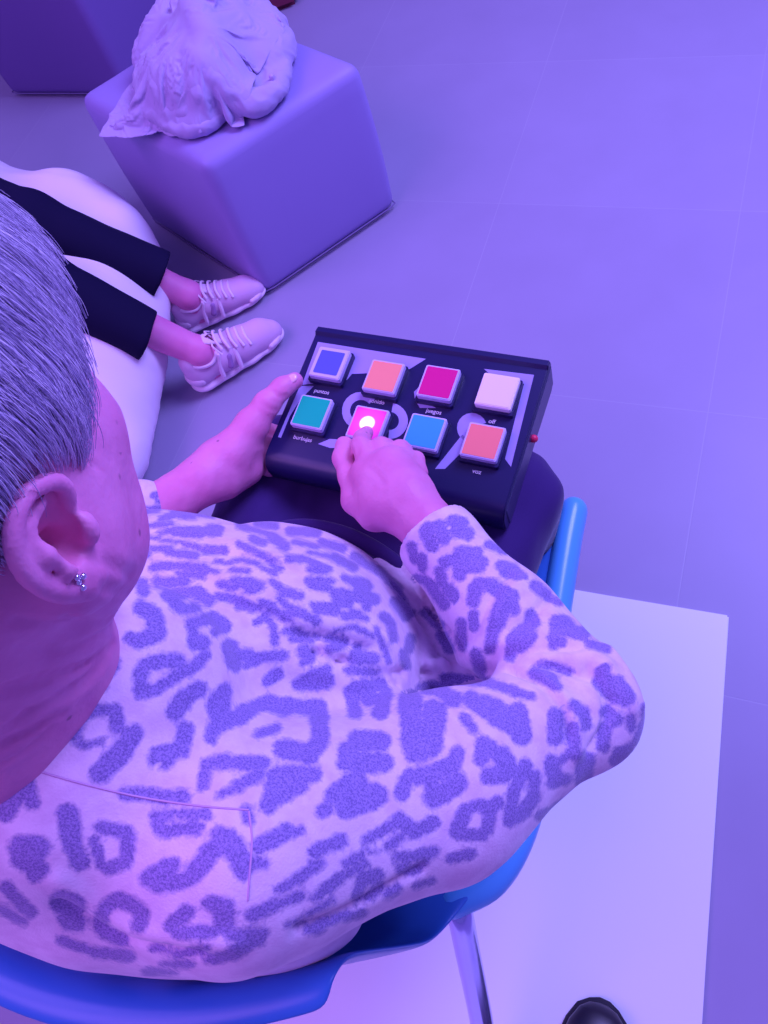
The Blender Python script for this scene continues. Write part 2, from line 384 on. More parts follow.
# ---- photographer's shoe at the bottom edge
M_black = mat('black shoe leather', (.012, .010, .02), .38, .5); M_sole = mat('black rubber sole', (.02, .018, .03), .7)
def loft(bm, secs, seg=20):
    rings = []
    for (c, ax, w, h0, h1, p) in secs:      # centre, sideways axis, half width, z bottom, z top, exponent
        c = np.array(c); ax = np.array(ax); r = []
        for k in range(seg):
            t = 2 * math.pi * k / seg; cx, sz = math.cos(t), math.sin(t)
            x = math.copysign(abs(cx) ** p, cx) * w; z = (h0 + h1) / 2 + math.copysign(abs(sz) ** p, sz) * (h1 - h0) / 2
            r.append(bm.verts.new((c[0] + ax[0] * x, c[1] + ax[1] * x, z)))
        rings.append(r)
    for a, b in zip(rings, rings[1:]):
        for k in range(seg): bm.faces.new((a[k], a[(k + 1) % seg], b[(k + 1) % seg], b[k]))
    bm.faces.new(rings[0][::-1]); bm.faces.new(rings[-1])
tip = at(604, 1004, .02); d = np.array([-.08, -1, 0]); d /= np.linalg.norm(d); ax = (d[1], -d[0])
ax = (-d[1], d[0])
def shoe_secs(prof): return [((tip + d * s)[:2], ax, w, a, b, p) for s, w, a, b, p in prof]
root = empty('shoe', (tip[0], tip[1] - .12, 0), 'toe of a plain black shoe on the white board', 'shoe')
bm = bmesh.new(); loft(bm, shoe_secs([(0, .006, .026, .032, 1), (.004, .02, .024, .042, 1), (.014, .032, .022, .052, .9), (.035, .042, .022, .06, .9), (.07, .048, .022, .066, .9), (.11, .047, .022, .078, .9), (.15, .040, .022, .095, .9), (.20, .036, .022, .1, .9), (.25, .034, .022, .095, .9), (.27, .02, .025, .085, 1)]))
bm_obj('upper', bm, M_black, root)
bm = bmesh.new(); loft(bm, shoe_secs([(-.006, .008, .0145, .022, .8), (0, .022, .0125, .026, .7), (.012, .037, .0125, .027, .6), (.035, .047, .0125, .027, .6), (.07, .053, .0125, .027, .6), (.12, .05, .0125, .027, .6), (.18, .041, .0125, .027, .6), (.25, .038, .0125, .027, .6), (.275, .02, .0125, .027, .7)]))
bm_obj('sole', bm, M_sole, root)

# ---- white bean bag
def beanbag():
    s = SDF()
    s.ell((-1.72, .96, .15), (.50, .40, .18), .08); s.ell((-1.66, .94, .21), (.38, .33, .14), .1); s.ell((-1.54, 1.08, .16), (.22, .22, .18), .1)
    s.ell((-1.66, 1.19, .2), (.28, .16, .16), .08); s.ell((-1.38, .80, .13), (.22, .25, .15), .1); s.ell((-1.34, .62, .11), (.24, .22, .12), .08); s.ell((-1.95, 1.0, .3), (.3, .36, .28), .1)
    s.chain([(-1.55, 1.25, .31), (-1.37, 1.20, .25), (-1.32, 1.12, .13)], [.03, .022, .02], .06)
    s.half((-1.6, 1, .003), (0, 0, -1))
    V, F = s.mesh(.011); V = relax(V, F, 2); N = normals(V, F); V += N * (wob(V, 22, 8) * .006 + wob(V * [1, 2, 1], 40, 9) * .0025)[:, None]
    V[:, 2] = np.maximum(V[:, 2], .003); return V, F
V, F = beanbag()
M_white = mat('white bean bag cover', (.86, .74, .86), .7, .2, bump=(300, .15, .001))
tag(np_mesh('bean_bag', V, F, M_white), 'large white bean bag seat under the legs in cropped dark trousers', 'bean bag')

# ================================================================== blue chair
M_blue = mat('blue plastic', (.04, .19, .62), .34, .5); M_chrome = mat('blue tinted chrome', (.55, .55, .95), .18, .6, metal=.9)
chair = empty('chair', (-.36, .2, 0), 'blue plastic shell chair with metal legs on which the woman in leopard print sits', 'chair')
CX = -.36
def shell_mesh():
    """seat and back as one moulded sheet with thickness: rows run from the front edge, over the seat, up the back"""
    rows = []   # (y, z, half width, edge drop/raise, sag, curve of back)
    prof = [(.515, .395, .235, 0, 0), (.52, .415, .245, 0, .0), (.50, .432, .252, 0, .004), (.42, .436, .256, 0, .010), (.30, .432, .258, 0, .016), (.18, .428, .262, 0, .018), (.09, .428, .264, .0, .014), (.03, .430, .250, .01, .010),
            (-.045, .436, .222, .02, .004), (-.080, .455, .207, .035, 0), (-.090, .50, .205, .042, 0), (-.093, .58, .203, .044, 0), (-.096, .67, .200, .045, 0), (-.098, .735, .196, .045, 0), (-.102, .765, .192, .045, 0), (-.116, .776, .190, .045, 0), (-.132, .770, .190, .045, 0)]
    n = 24; V = []
    for (y, z, w, curve, sag) in prof:
        for j in range(n + 1):
            u = -1 + 2 * j / n; x = w * math.sin(u * math.pi / 2) ** 1 if False else w * u
            V.append((CX + x, y - curve * (1 - u * u) + x * .18 * min(1, max(0, (.25 - y) / .33)), z - sag * (1 - u ** 4) + (.004 * u ** 6 if not curve else 0)))
    F = []
    for i in range(len(prof) - 1):
        for j in range(n): a = i * (n + 1) + j; F.append((a, a + 1, a + n + 2, a + n + 1))
    return V, F
V, F = shell_mesh(); sh = mesh_obj('seat_shell', V, F, M_blue, chair)
md = sh.modifiers.new('thick', 'SOLIDIFY'); md.thickness = .006; md.offset = -1
md = sh.modifiers.new('sub', 'SUBSURF'); md.levels = md.render_levels = 2
# thick rolled rims along both sides of the seat
for sx in (1, -1):
    bm = bmesh.new()
    pth = smooth_path([(CX + sx * .240, .516, .428), (CX + sx * .2425, .45, .430), (CX + sx * .252, .30, .428), (CX + sx * .264, .17, .424), (CX + sx * .262, .09, .42), (CX + sx * .243, .03, .418), (CX + sx * .205, -.006, .420)], 6)
    tube(bm, pth, [.0195] * len(pth), 16)
    for v in bm.verts: v.co.z = .424 + (v.co.z - .424) * 1.25
    bm_obj('side_rim', bm, mat('light blue plastic', (.10, .46, .88), .28, .5), chair)
for sx in (1, -1):
    bm = bmesh.new(); tube(bm, smooth_path([(CX + sx * .195, .012, .412), (CX + sx * .212, -.012, .408), (CX + sx * .222, -.05, .34), (CX + sx * .244, -.135, .19), (CX + sx * .268, -.235, .036)], 6), .0155, 16)
    bm_obj('leg', bm, M_chrome, chair)
    bm = bmesh.new(); tube(bm, [(CX + sx * .268, -.235, .040), (CX + sx * .269, -.240, .034)], .019, 14); bm_obj('foot_cap', bm, M_sole, bpy.data.objects[[o.name for o in C.objects if o.name.startswith('leg')][-1]])
    bm = bmesh.new(); tube(bm, smooth_path([(CX + sx * .195, .38, .400), (CX + sx * .20, .41, .385), (CX + sx * .21, .44, .2), (CX + sx * .225, .475, .028)], 6), .0135, 14)
    fl = bm_obj('leg', bm, M_chrome, chair)
    bm = bmesh.new(); tube(bm, smooth_path([(CX + sx * .195, .012, .412), (CX + sx * .19, .2, .405), (CX + sx * .195, .38, .400)], 6), .010, 12)
    bm_obj('under_frame', bm, M_chrome, chair)

# ================================================================== button box
b0 = np.array([(315, 328), (548, 358), (264, 446), (519, 506)])
def boxp(px, py, dz=0):
    """a point of the tilted top plate seen through pixel (px,py); plate rises away from the sitter"""
    z = .645
    for _ in range(8): P = at(px, py, z + dz); z = .622 + (P[1] - .41) * .10
    return P
Q = [boxp(*p) for p in b0]      # far left, far right, near left, near right
ex = (Q[1] - Q[0]) + (Q[3] - Q[2]); ex /= np.linalg.norm(ex)
ez = np.cross(ex, (Q[0] - Q[2])); ez /= np.linalg.norm(ez); ey = np.cross(ez, ex)
bo = (Q[0] + Q[1] + Q[2] + Q[3]) / 4
loc = lambda P: np.array([(P - bo) @ ex, (P - bo) @ ey])
q2 = [loc(q) for q in Q]; print('box corners', [np.round(q, 3) for q in q2])
hw = (q2[1][0] + q2[3][0] - q2[0][0] - q2[2][0]) / 4 - .005; hd = (q2[0][1] + q2[1][1] - q2[2][1] - q2[3][1]) / 4
BM = Matrix(((ex[0], ey[0], ez[0], bo[0]), (ex[1], ey[1], ez[1], bo[1]), (ex[2], ey[2], ez[2], bo[2]), (0, 0, 0, 1)))
M_case = mat('black satin plastic', (.012, .009, .075), .33, .5); M_print = mat('lavender print', (.36, .30, .62), .5); M_text = mat('white print', (.75, .7, .85), .5)
box = empty('switch_box', tuple(bo - ez * .05), 'black eight-button switch box held on the lap', 'switch box')
def boxobj(name, bm, m, parent, smooth=True):
    bm.transform(BM); return bm_obj(name, bm, m, parent, smooth)
# case: side profile swept along the width, rolled front and lipped back edge
prof = [(hd, -.004), (hd - .002, .003), (hd - .010, .0045), (hd - .014, 0)]
prof += [(-hd + .0, 0)] + [(-hd - .022 * math.sin(t), -.022 + .022 * math.cos(t)) for t in (.3, .6, .9, 1.2, 1.57)] + [(-hd - .022, -.040), (-hd - .016, -.048), (hd - .01, -.056), (hd, -.05)]
bm = bmesh.new(); a = [bm.verts.new((-hw, y, z)) for y, z in prof]; b = [bm.verts.new((hw, y, z)) for y, z in prof]; n = len(prof)
bm.faces.new(a); bm.faces.new(b[::-1])
for k in range(n): bm.faces.new((a[k], b[k], b[(k + 1) % n], a[(k + 1) % n]))
bmesh.ops.recalc_face_normals(bm, faces=bm.faces)
bmesh.ops.bevel(bm, geom=[e for e in bm.edges if abs(e.verts[0].co.x - e.verts[1].co.x) < 1e-6], offset=.0015, segments=2, affect='EDGES')
case = boxobj('case', bm, M_case, box)
bm = bmesh.new()        # raised end cheek on the right
prism(bm, [(hw - .001, -hd - .012), (hw + .0015, -hd - .010), (hw + .0015, hd - .006), (hw - .001, hd - .002)], -.044, -.006)
boxobj('end_plate', bm, mat('grey plastic end', (.035, .03, .10), .35), box)
bm = bmesh.new(); jr = np.array([hw + .003, loc(boxp(533, 431))[1], -.02]); tube(bm, [jr, jr + np.array([.001, 0, 0])], .0050, 14); boxobj('jack_socket', bm, mat('red jack socket', (.8, .03, .12), .4), box)
def rr(cx, cy, w, h, r, n=4):
    out = []
    for sx, sy, a0 in ((1, 1, 0), (-1, 1, 90), (-1, -1, 180), (1, -1, 270)):
        for k in range(n + 1):
            a = math.radians(a0 + 90 * k / n); out.append((cx + sx * (w / 2 - r) + r * math.cos(a), cy + sy * (h / 2 - r) + r * math.sin(a)))
    return out
BT = [((329, 362.5), (.11, .13, .66), 'blue'), ((383, 376), (1.0, .32, .22), 'salmon'), ((438, 382), (.72, .012, .22), 'crimson'), ((497, 390.5), (.90, .78, .88), 'white'),
      ((311, 411.5), (.0, .55, .30), 'green'), ((367, 423), (.62, .05, .50), 'pink'), ((424, 431.5), (.05, .42, .75), 'sky blue'), ((482.5, 441), (.98, .25, .20), 'coral')]
BTXT = ['puntos', 'sonido', 'juegos', 'off', 'burbujas', '', '', 'voz']
TPOS = [(322, 392), (377, 402), (434, 412), (492, 422), (303, 439), (356, 450), (413, 458), (477, 472)]
M_rim = mat('pale button rim', (.62, .55, .88), .35); BS = .0455
glow = None
for i, ((px, py), col, nm) in enumerate(BT):
    c = loc(boxp(px, py, .016))
    bm = bmesh.new(); prism(bm, rr(c[0], c[1] - .001, BS + .005, BS + .005, .003), -.002, .007); bs = boxobj('button_base', bm, M_case, box)
    bm = bmesh.new(); prism(bm, rr(c[0], c[1], BS, BS, .0025), .0072, .0155)
    bmesh.ops.bevel(bm, geom=[e for e in bm.edges if min(v.co.z for v in e.verts) > .015], offset=.0012, segments=2, affect='EDGES')
    cp = boxobj('button_cap', bm, M_rim if nm != 'white' else mat('white button', (.9, .78, .88), .35), box); cp['label'] = nm + ' push button'
    m = mat(nm + ' insert', col, .35, .4)
    if nm == 'pink':
        nt = m.node_tree; b = nt.nodes['Principled BSDF']; tc = nt.nodes.new('ShaderNodeTexCoord'); vm = nt.nodes.new('ShaderNodeVectorMath'); vm.operation = 'DISTANCE'
        gp = boxp(367, 423, .0165); vm.inputs[1].default_value = tuple(gp); nt.links.new(tc.outputs['Object'], vm.inputs[0])
        cr = nt.nodes.new('ShaderNodeValToRGB'); mp = nt.nodes.new('ShaderNodeMapRange'); mp.inputs['From Max'].default_value = .03
        nt.links.new(vm.outputs['Value'], mp.inputs['Value']); nt.links.new(mp.outputs['Result'], cr.inputs['Fac'])
        e = cr.color_ramp.elements; e[0].position = .26; e[0].color = (2.2, 1.9, 2.4, 1); e[1].position = 1; e[1].color = (.16, .0, .12, 1)
        x = e.new(.36); x.color = (.85, .06, .75, 1)
        nt.links.new(cr.outputs['Color'], b.inputs['Emission Color']); b.inputs['Emission Strength'].default_value = 1.0; glow = gp
    k = .89 if nm != 'blue' else .76
    bm = bmesh.new(); prism(bm, rr(c[0], c[1], BS * k, BS * k, .0015), .0145, .0160); boxobj('colour_insert', bm, m, cp, smooth=False)
def text(s, px, py, size):
    cu = bpy.data.curves.new('t', 'FONT'); cu.body = s; cu.size = size; cu.extrude = .0001; cu.offset = .00008; cu.align_x = 'CENTER'; cu.align_y = 'CENTER'
    o = bpy.data.objects.new('t', cu); C.objects.link(o); dg = bpy.context.evaluated_depsgraph_get(); me = bpy.data.meshes.new_from_object(o.evaluated_get(dg)); bpy.data.objects.remove(o)
    bm = bmesh.new(); bm.from_mesh(me); c = loc(boxp(px, py)); bm.transform(Matrix.Translation((c[0], c[1], .0009)))
    t = boxobj('printed_word', bm, M_text, case, smooth=False); t['label'] = 'small white word printed under a button'
for s, p in zip(BTXT, TPOS):
    if s: text(s, *p, .0080)
def flat(name, pts, z=.0003):       # printed lavender shapes on the lid (pixel outlines on the plate)
    bm = bmesh.new(); prism(bm, [loc(boxp(*p)) for p in pts][::-1], .0001, z); return boxobj(name, bm, M_print, case, smooth=False)
def arc(cx, cy, r0, r1, a0, a1, n=14, sx=1., sy=1.):
    A = [math.radians(a0 + (a1 - a0) * k / n) for k in range(n + 1)]
    return [(cx + r1 * sx * math.cos(a), cy + r1 * sy * math.sin(a)) for a in A] + [(cx + r0 * sx * math.cos(a), cy + r0 * sy * math.sin(a)) for a in A[::-1]]
flat('printed_shape', [(318, 342), (426, 359), (410, 369), (400, 372), (352, 374), (347, 380), (302, 385)])
flat('printed_shape', [(300, 386), (314, 386), (300, 400), (290, 416), (281, 438), (278, 437)])
flat('printed_shape', arc(361, 411, 11, 19, 90, 320))
flat('printed_shape', arc(390, 421, 9, 18, -80, 95))
flat('printed_shape', [(330, 439), (318, 444), (330, 448), (346, 448), (346, 440)])
flat('printed_shape', arc(472, 428, 0.1, 15, 90, 340))
flat('printed_shape', [(462, 435), (474, 440), (445, 469), (435, 469)])
flat('printed_shape', [(484, 369), (534, 375), (511, 467), (505, 459), (524, 384), (492, 376)])
flat('printed_shape', [(414, 392), (420, 386), (424, 402), (436, 408), (420, 408), (415, 400)])
# layout of the head and of the cloth details
HYAW, HPITCH, HROLL = 13, 27, 0.7
HPOS = (-.328, .088, 1.163); HSC = 1.035
RIDGES = [([(600, 640), (625, 672), (640, 705)], .005), ([(350, 690), (420, 690), (480, 682)], .003), ([(280, 560), (330, 575), (375, 610)], .003), ([(165, 525), (230, 540), (290, 560)], .002), ([(540, 560), (505, 600), (475, 650)], .004), ([(575, 600), (545, 625), (510, 645)], .004), ([(330, 652), (370, 664), (430, 664), (480, 660)], .006), ([(500, 668), (530, 660), (570, 656), (605, 664)], .006), ([(545, 680), (562, 698), (576, 722), (577, 752)], .006),
          ([(590, 655), (618, 680), (632, 705)], .005), ([(300, 618), (345, 625), (385, 640)], .005), ([(470, 655), (500, 645), (548, 640), (585, 640)], .005),
          ([(260, 650), (300, 668), (360, 680)], .005), ([(190, 560), (250, 590), (300, 600)], .003), ([(60, 880), (130, 930), (230, 945)], .004)]
CREASES = [([(612, 700), (606, 728), (592, 750)], .004), ([(588, 668), (604, 690), (610, 712)], .004), ([(560, 585), (530, 618), (492, 652)], .004), ([(520, 560), (490, 600), (470, 645)], .003), ([(340, 675), (400, 684), (470, 676)], .003), ([(180, 545), (250, 556), (300, 572)], .002), ([(230, 600), (275, 618), (310, 645)], .003), ([(60, 905), (120, 940), (200, 955)], .003), ([(300, 930), (360, 905), (420, 870)], .003), ([(318, 650), (328, 657), (345, 660)], 0.0085), ([(340, 660), (390, 671), (440, 672)], 0.0051), ([(486, 672), (512, 662), (546, 653), (587, 652)], 0.0051), ([(512, 670), (535, 679), (554, 697), (566, 715), (569, 738)], 0.0059),
           ([(421, 600), (432, 635), (437, 665)], 0.0051), ([(300, 632), (340, 640), (370, 650)], 0.0051), ([(520, 662), (560, 668), (596, 678)], 0.0043), ([(395, 585), (425, 622), (450, 662)], 0.0068), ([(420, 590), (446, 630), (470, 660)], 0.0068)]
_CR = {'A': (50, 580, 3.2), 'B': (130, 480, 4.8), 'C': (270, 510, 4.042), 'D': (400, 500, 3.84), 'E': (0, 760, 2.954), 'G': (220, 680, 3.491), 'H': (400, 600, 2.954)}
_S = {
'A': '295 10 298 35 14;345 5 430 5 14;375 48 420 42 16;420 42 470 38 14;470 38 505 65 18;400 75 430 95 18;430 95 470 85 13;540 50 600 65 10;600 65 650 95 12;600 5 660 25 16;545 15 580 20 8;290 90 330 110 20;330 110 345 165 24;345 165 290 195 22;290 195 255 185 14;450 140 500 125 14;520 120 560 145 18;560 150 530 165 10;455 150 460 180 12;460 200 490 200 18;575 215 590 265 22;590 235 640 245 18;640 250 750 240 12;590 285 660 265 6;660 135 690 115 12;690 115 715 150 10;715 150 720 200 9;700 320 725 300 16;300 275 350 258 17;350 258 410 260 17;290 300 285 355 17;285 365 340 350 13;340 350 390 320 13;400 310 470 275 13;470 275 498 240 13;400 425 430 380 26;430 380 480 345 20;185 270 165 320 20;165 335 150 345 18;190 300 205 265 10;75 490 100 440 18;100 440 150 415 14;150 415 210 420 18;210 430 215 470 20;75 500 110 530 13;110 530 160 520 11;270 490 230 550 24;230 550 160 620 30;430 480 420 540 24;420 545 340 560 24;380 570 370 590 18;330 555 325 590 10;560 355 530 400 22;530 400 545 460 24;530 470 515 510 16;560 455 640 420 18;500 590 490 660 13;500 585 560 570 13;250 690 430 690 16',
'G': '270 15 380 10 18;165 5 166 6 14;0 160 80 125 20;80 110 170 80 20;170 80 230 100 24;230 90 340 100 24;345 100 350 200 28;350 210 310 260 26;220 240 310 260 30;130 190 200 165 12;20 30 10 110 18;0 290 150 290 18;60 370 140 330 16;0 400 70 380 12;200 330 330 330 26;190 350 170 440 24;210 400 280 360 30;90 450 100 490 15;455 40 470 110 22;470 30 560 20 22;575 50 560 110 24;520 60 522 62 30;480 210 560 215 32;440 240 440 290 22;480 290 570 290 34;400 400 480 350 32;380 450 360 460 20;440 440 540 400 40;660 90 670 180 30;740 150 720 220 30;690 230 670 270 16;700 30 740 40 12;640 400 660 340 18;660 330 740 320 18;740 330 740 420 24;140 580 230 530 24;230 530 280 525 13;330 600 420 560 20;0 540 60 590 22;60 600 80 670 26;100 640 150 640 18;200 735 280 690 13;280 690 355 640 14;110 820 180 790 18;180 790 280 755 14;330 760 420 690 16;420 690 510 640 11;480 750 500 690 18;500 700 550 680 18;520 755 560 720 14;510 560 600 510 14;600 510 650 490 13;590 580 640 540 15;690 520 740 490 14;440 640 500 605 11;500 605 560 595 6;610 620 640 610 10;640 620 740 595 9;740 600 700 650 12;690 660 630 660 14;580 750 620 730 13;680 720 740 700 8;300 820 390 770 8;230 860 300 820 6;310 870 350 870 13;350 850 440 820 11;440 830 500 815 8;0 780 20 860 24;60 890 160 880 8',
'H': '100 260 160 290 20;30 300 40 420 32;100 330 90 430 32;40 440 60 450 26;60 260 90 250 10;130 230 250 240 12;250 240 340 270 12;340 270 390 285 9;210 290 260 330 20;250 300 290 320 18;280 350 330 370 22;350 330 360 400 24;330 340 330 370 24;190 350 220 385 10;245 420 240 470 20;270 430 260 450 15;300 460 320 500 26;320 510 260 520 22;170 450 160 490 18;150 490 100 510 22;100 520 20 530 18;20 530 5 570 20;85 580 110 595 16;115 580 170 540 26;370 490 350 540 17;395 520 395 570 16;395 580 370 620 18;370 620 325 650 20;340 560 320 640 13;190 630 170 680 18;190 620 240 605 13;250 620 290 600 16;270 620 260 680 16;170 690 250 695 14;0 650 40 680 20;40 690 100 655 15;20 760 100 745 13;150 765 210 750 13;460 340 460 410 20;450 480 455 510 20;450 540 490 530 15;480 470 510 440 11;510 380 515 460 16;510 310 540 330 13;545 330 550 370 13;550 470 540 530 22;610 330 640 355 17;605 380 600 430 18;680 345 685 380 11;725 320 730 360 13;720 370 700 420 11;650 460 640 475 18;640 450 675 440 12;565 560 620 520 14;620 520 670 500 9;600 240 640 280 28;640 250 670 290 24;590 210 610 200 13;430 190 500 210 10;400 215 450 235 18;440 240 465 255 13;460 70 500 80 18;500 90 540 100 18;450 110 480 125 12;560 130 610 145 10;410 640 500 590 9',
'D': '110 110 150 100 22;100 120 120 170 22;150 110 170 150 22;130 180 131 181 14;200 80 240 90 20;220 120 260 130 25;45 180 55 230 16;80 220 85 260 16;225 195 300 200 16;250 220 310 240 25;270 260 310 260 16;170 240 210 225 20;150 270 160 320 18;220 250 230 290 18;180 340 205 370 18;205 350 210 385 11;340 170 400 195 12;390 250 440 265 18;400 275 450 290 16;450 270 475 290 9;300 320 350 325 22;290 340 280 390 24;280 440 285 490 16;350 330 430 370 25;420 380 440 420 22;400 400 370 470 30;360 480 345 570 20;520 330 560 360 18;560 370 610 395 12;500 440 520 470 18;500 480 440 530 25;430 540 425 600 18;510 520 470 570 16;600 460 640 470 20;600 490 680 510 20;590 520 590 560 14;235 470 240 560 17;290 590 310 650 20;110 320 170 400 18;100 430 150 480 17;160 520 190 570 18;60 300 100 310 14;540 630 650 660 11',
'C': '80 85 190 90 16;20 65 21 66 13;100 125 190 150 8;210 130 295 155 14;10 110 60 150 18;75 195 130 200 13;130 195 240 240 11;160 240 220 245 12;155 170 260 190 6;260 190 340 230 14;155 285 250 285 11;170 300 230 310 18;270 340 330 350 22;270 370 320 380 16;180 385 260 400 16;190 405 270 410 13;300 275 340 290 11;340 290 390 300 18;350 330 400 310 14;360 350 420 360 22;390 390 391 391 14;10 290 60 340 11;60 330 120 350 14;40 360 100 420 11;100 400 190 450 13;0 390 70 440 14;300 430 350 420 13;350 425 390 440 9;260 490 340 470 7;340 470 420 510 7;65 490 110 490 13;110 485 200 515 8;90 520 170 525 9;460 430 490 460 16;490 470 500 520 14;570 520 560 560 18;540 580 550 630 16;430 480 480 610 9;235 520 300 540 16;240 560 300 530 16;350 560 340 600 16;340 600 420 600 22;505 370 550 430 18;340 185 440 250 14;440 240 520 320 14;520 330 570 420 9;130 570 160 590 20;130 620 170 600 13;10 590 60 585 14;190 690 230 680 26;130 690 230 640 20;310 650 430 655 12',
'B': '110 75 150 60 12;130 100 165 100 7;70 150 130 140 16;130 130 240 125 8;150 185 210 165 11;210 160 300 170 16;300 165 400 170 9;320 130 400 140 6;80 220 200 210 7;140 255 220 240 9;220 245 340 250 23;380 240 420 240 27;80 275 140 280 7;150 290 260 300 5;260 310 340 325 11;370 335 450 335 20;100 330 200 330 9;180 345 310 360 13;110 420 180 410 17;180 410 280 420 18;280 410 360 425 15;360 430 420 440 8;250 450 350 460 14;140 490 200 500 17;200 500 250 480 16;230 440 260 480 14;70 355 90 360 11;520 215 570 235 13;590 235 690 270 9;690 280 740 320 18;590 280 640 300 15;610 210 700 220 14;520 305 600 345 11;600 345 700 390 14;660 390 720 430 11;420 390 470 400 9;470 400 540 380 9;540 385 620 400 11;620 410 700 450 8;490 430 570 440 9;430 500 500 515 13;490 485 560 480 11;560 480 630 505 13;630 515 570 535 13;420 555 500 570 14;500 570 560 590 13;520 610 620 610 13;630 580 700 620 11;700 620 750 650 11',
'E': '20 130 60 80 32;80 70 95 130 18;20 150 21 151 26;60 260 110 260 32;60 290 110 320 27;100 340 101 341 18;200 160 215 250 27;215 250 235 300 23;300 200 370 210 18;375 210 375 290 18;370 300 320 320 18;300 310 280 240 15;460 170 480 210 18;480 210 580 200 16;480 160 610 160 12;370 100 540 110 18;440 350 510 310 22;470 370 560 350 22;560 350 620 280 23;620 270 680 230 23;690 250 720 320 27;180 420 220 430 30;200 470 230 480 25;310 440 350 410 18;350 410 410 440 18;420 450 410 490 20;300 460 300 500 18;310 510 360 530 16;505 490 550 450 18;520 510 620 510 16;620 420 670 430 18;670 440 660 490 18;20 380 90 450 16;0 440 70 480 9;180 530 280 570 9;280 570 380 580 15;450 555 500 555 6;520 575 610 555 8;480 605 560 605 7;430 625 520 625 6;620 590 700 570 13;700 560 768 530 13;680 520 768 510 9'}
SPOTS = []
for _k, _v in _S.items():
    ox, oy, sc = _CR[_k]; L_ = []
    for q in _v.split(';'):
        x0, y0, x1, y1, r = map(float, q.split()); L_.append((ox + x0 / sc, oy + y0 / sc, ox + x1 / sc, oy + y1 / sc, r / sc, r / sc))
    SPOTS.append(L_)
HOLES = [(288, 729, 292, 728, 8, 8)]
# ================================================================== seated woman
SKIN = mat('skin', (.78, .27, .50), .48, .35, noise=(22, (.70, .20, .42)), sss=.12)
def skin_detail(m, spots=True):
    nt = m.node_tree; b = nt.nodes['Principled BSDF']; L = nt.links.new; tc = nt.nodes.new('ShaderNodeTexCoord')
    src = b.inputs['Base Color'].links[0].from_socket
    v = nt.nodes.new('ShaderNodeTexVoronoi'); v.inputs['Scale'].default_value = 62; v.inputs['Randomness'].default_value = 1; L(tc.outputs['Object'], v.inputs['Vector'])
    r = nt.nodes.new('ShaderNodeMapRange'); r.inputs['From Min'].default_value = .07; r.inputs['From Max'].default_value = .16; r.inputs['To Min'].default_value = .55; r.inputs['To Max'].default_value = 1
    L(v.outputs['Distance'], r.inputs['Value'])
    n = nt.nodes.new('ShaderNodeTexNoise'); n.inputs['Scale'].default_value = 17; L(tc.outputs['Object'], n.inputs['Vector'])
    g = nt.nodes.new('ShaderNodeMath'); g.operation = 'GREATER_THAN'; g.inputs[1].default_value = .56; L(n.outputs['Fac'], g.inputs[0])
    mx = nt.nodes.new('ShaderNodeMixRGB'); mx.blend_type = 'MULTIPLY'; L(g.outputs[0], mx.inputs['Fac']); L(src, mx.inputs['Color1']); L(r.outputs['Result'], mx.inputs['Color2'])
    L(mx.outputs['Color'], b.inputs['Base Color'])
    n1 = nt.nodes.new('ShaderNodeTexNoise'); n1.inputs['Scale'].default_value = 330; n1.inputs['Detail'].default_value = 2; L(tc.outputs['Object'], n1.inputs['Vector'])
    n2 = nt.nodes.new('ShaderNodeTexNoise'); n2.inputs['Scale'].default_value = 70; n2.inputs['Detail'].default_value = 4; L(tc.outputs['Object'], n2.inputs['Vector'])
    b1 = nt.nodes.new('ShaderNodeBump'); b1.inputs['Strength'].default_value = .35; b1.inputs['Distance'].default_value = .0006; L(n1.outputs['Fac'], b1.inputs['Height'])
    b2 = nt.nodes.new('ShaderNodeBump'); b2.inputs['Strength'].default_value = .4; b2.inputs['Distance'].default_value = .003; L(n2.outputs['Fac'], b2.inputs['Height']); L(b1.outputs['Normal'], b2.inputs['Normal'])
    L(b2.outputs['Normal'], b.inputs['Normal'])
skin_detail(SKIN)

# head frame: x to her right, y forward, z crown
def rotx(a): c, s = math.cos(a), math.sin(a); return np.array([[1, 0, 0], [0, c, -s], [0, s, c]])
def roty(a): c, s = math.cos(a), math.sin(a); return np.array([[c, 0, s], [0, 1, 0], [-s, 0, c]])
def rotz(a): c, s = math.cos(a), math.sin(a); return np.array([[c, -s, 0], [s, c, 0], [0, 0, 1]])
HR = rotz(math.radians(HYAW)) @ rotx(-math.radians(HPITCH)) @ roty(math.radians(HROLL)); HT = np.array(HPOS); HS = HSC
def hw_(p): return HR @ (np.array(p, float) * HS) + HT

body = SDF()
# torso under the clothes
body.ell((-.38, .04, .55), (.17, .13, .13), .05); body.ell((-.38, .06, .72), (.15, .12, .16), .06); body.ell((-.385, .0, .84), (.13, .07, .08), .05)
body.chain([(-.53, -.005, .90), (-.67, .12, .74), (-.72, .19, .66)], [.045, .038, .036], .03)
SH, EL = np.array([-.235, -.01, .895]), np.array([-.035, .165, .705])
body.chain([SH, EL], [.045, .036], .03)
WR = at(430, 530, .712); body.chain([EL, EL * .45 + WR * .55, WR], [.035, .032, .024], .02)
# legs (inside the trousers)
for sx, kx in ((1, -.205), (-1, -.53)):
    hp = (-.38 + sx * .09, .06, .51); kn = (kx, .475, .505)
    body.chain([hp, kn], [.062, .045], .04); body.chain([kn, (kx, .455, .10)], [.043, .032], .02)
    body.chain([(kx, .43, .052), (kx, .53, .044)], [.028, .016], .02)
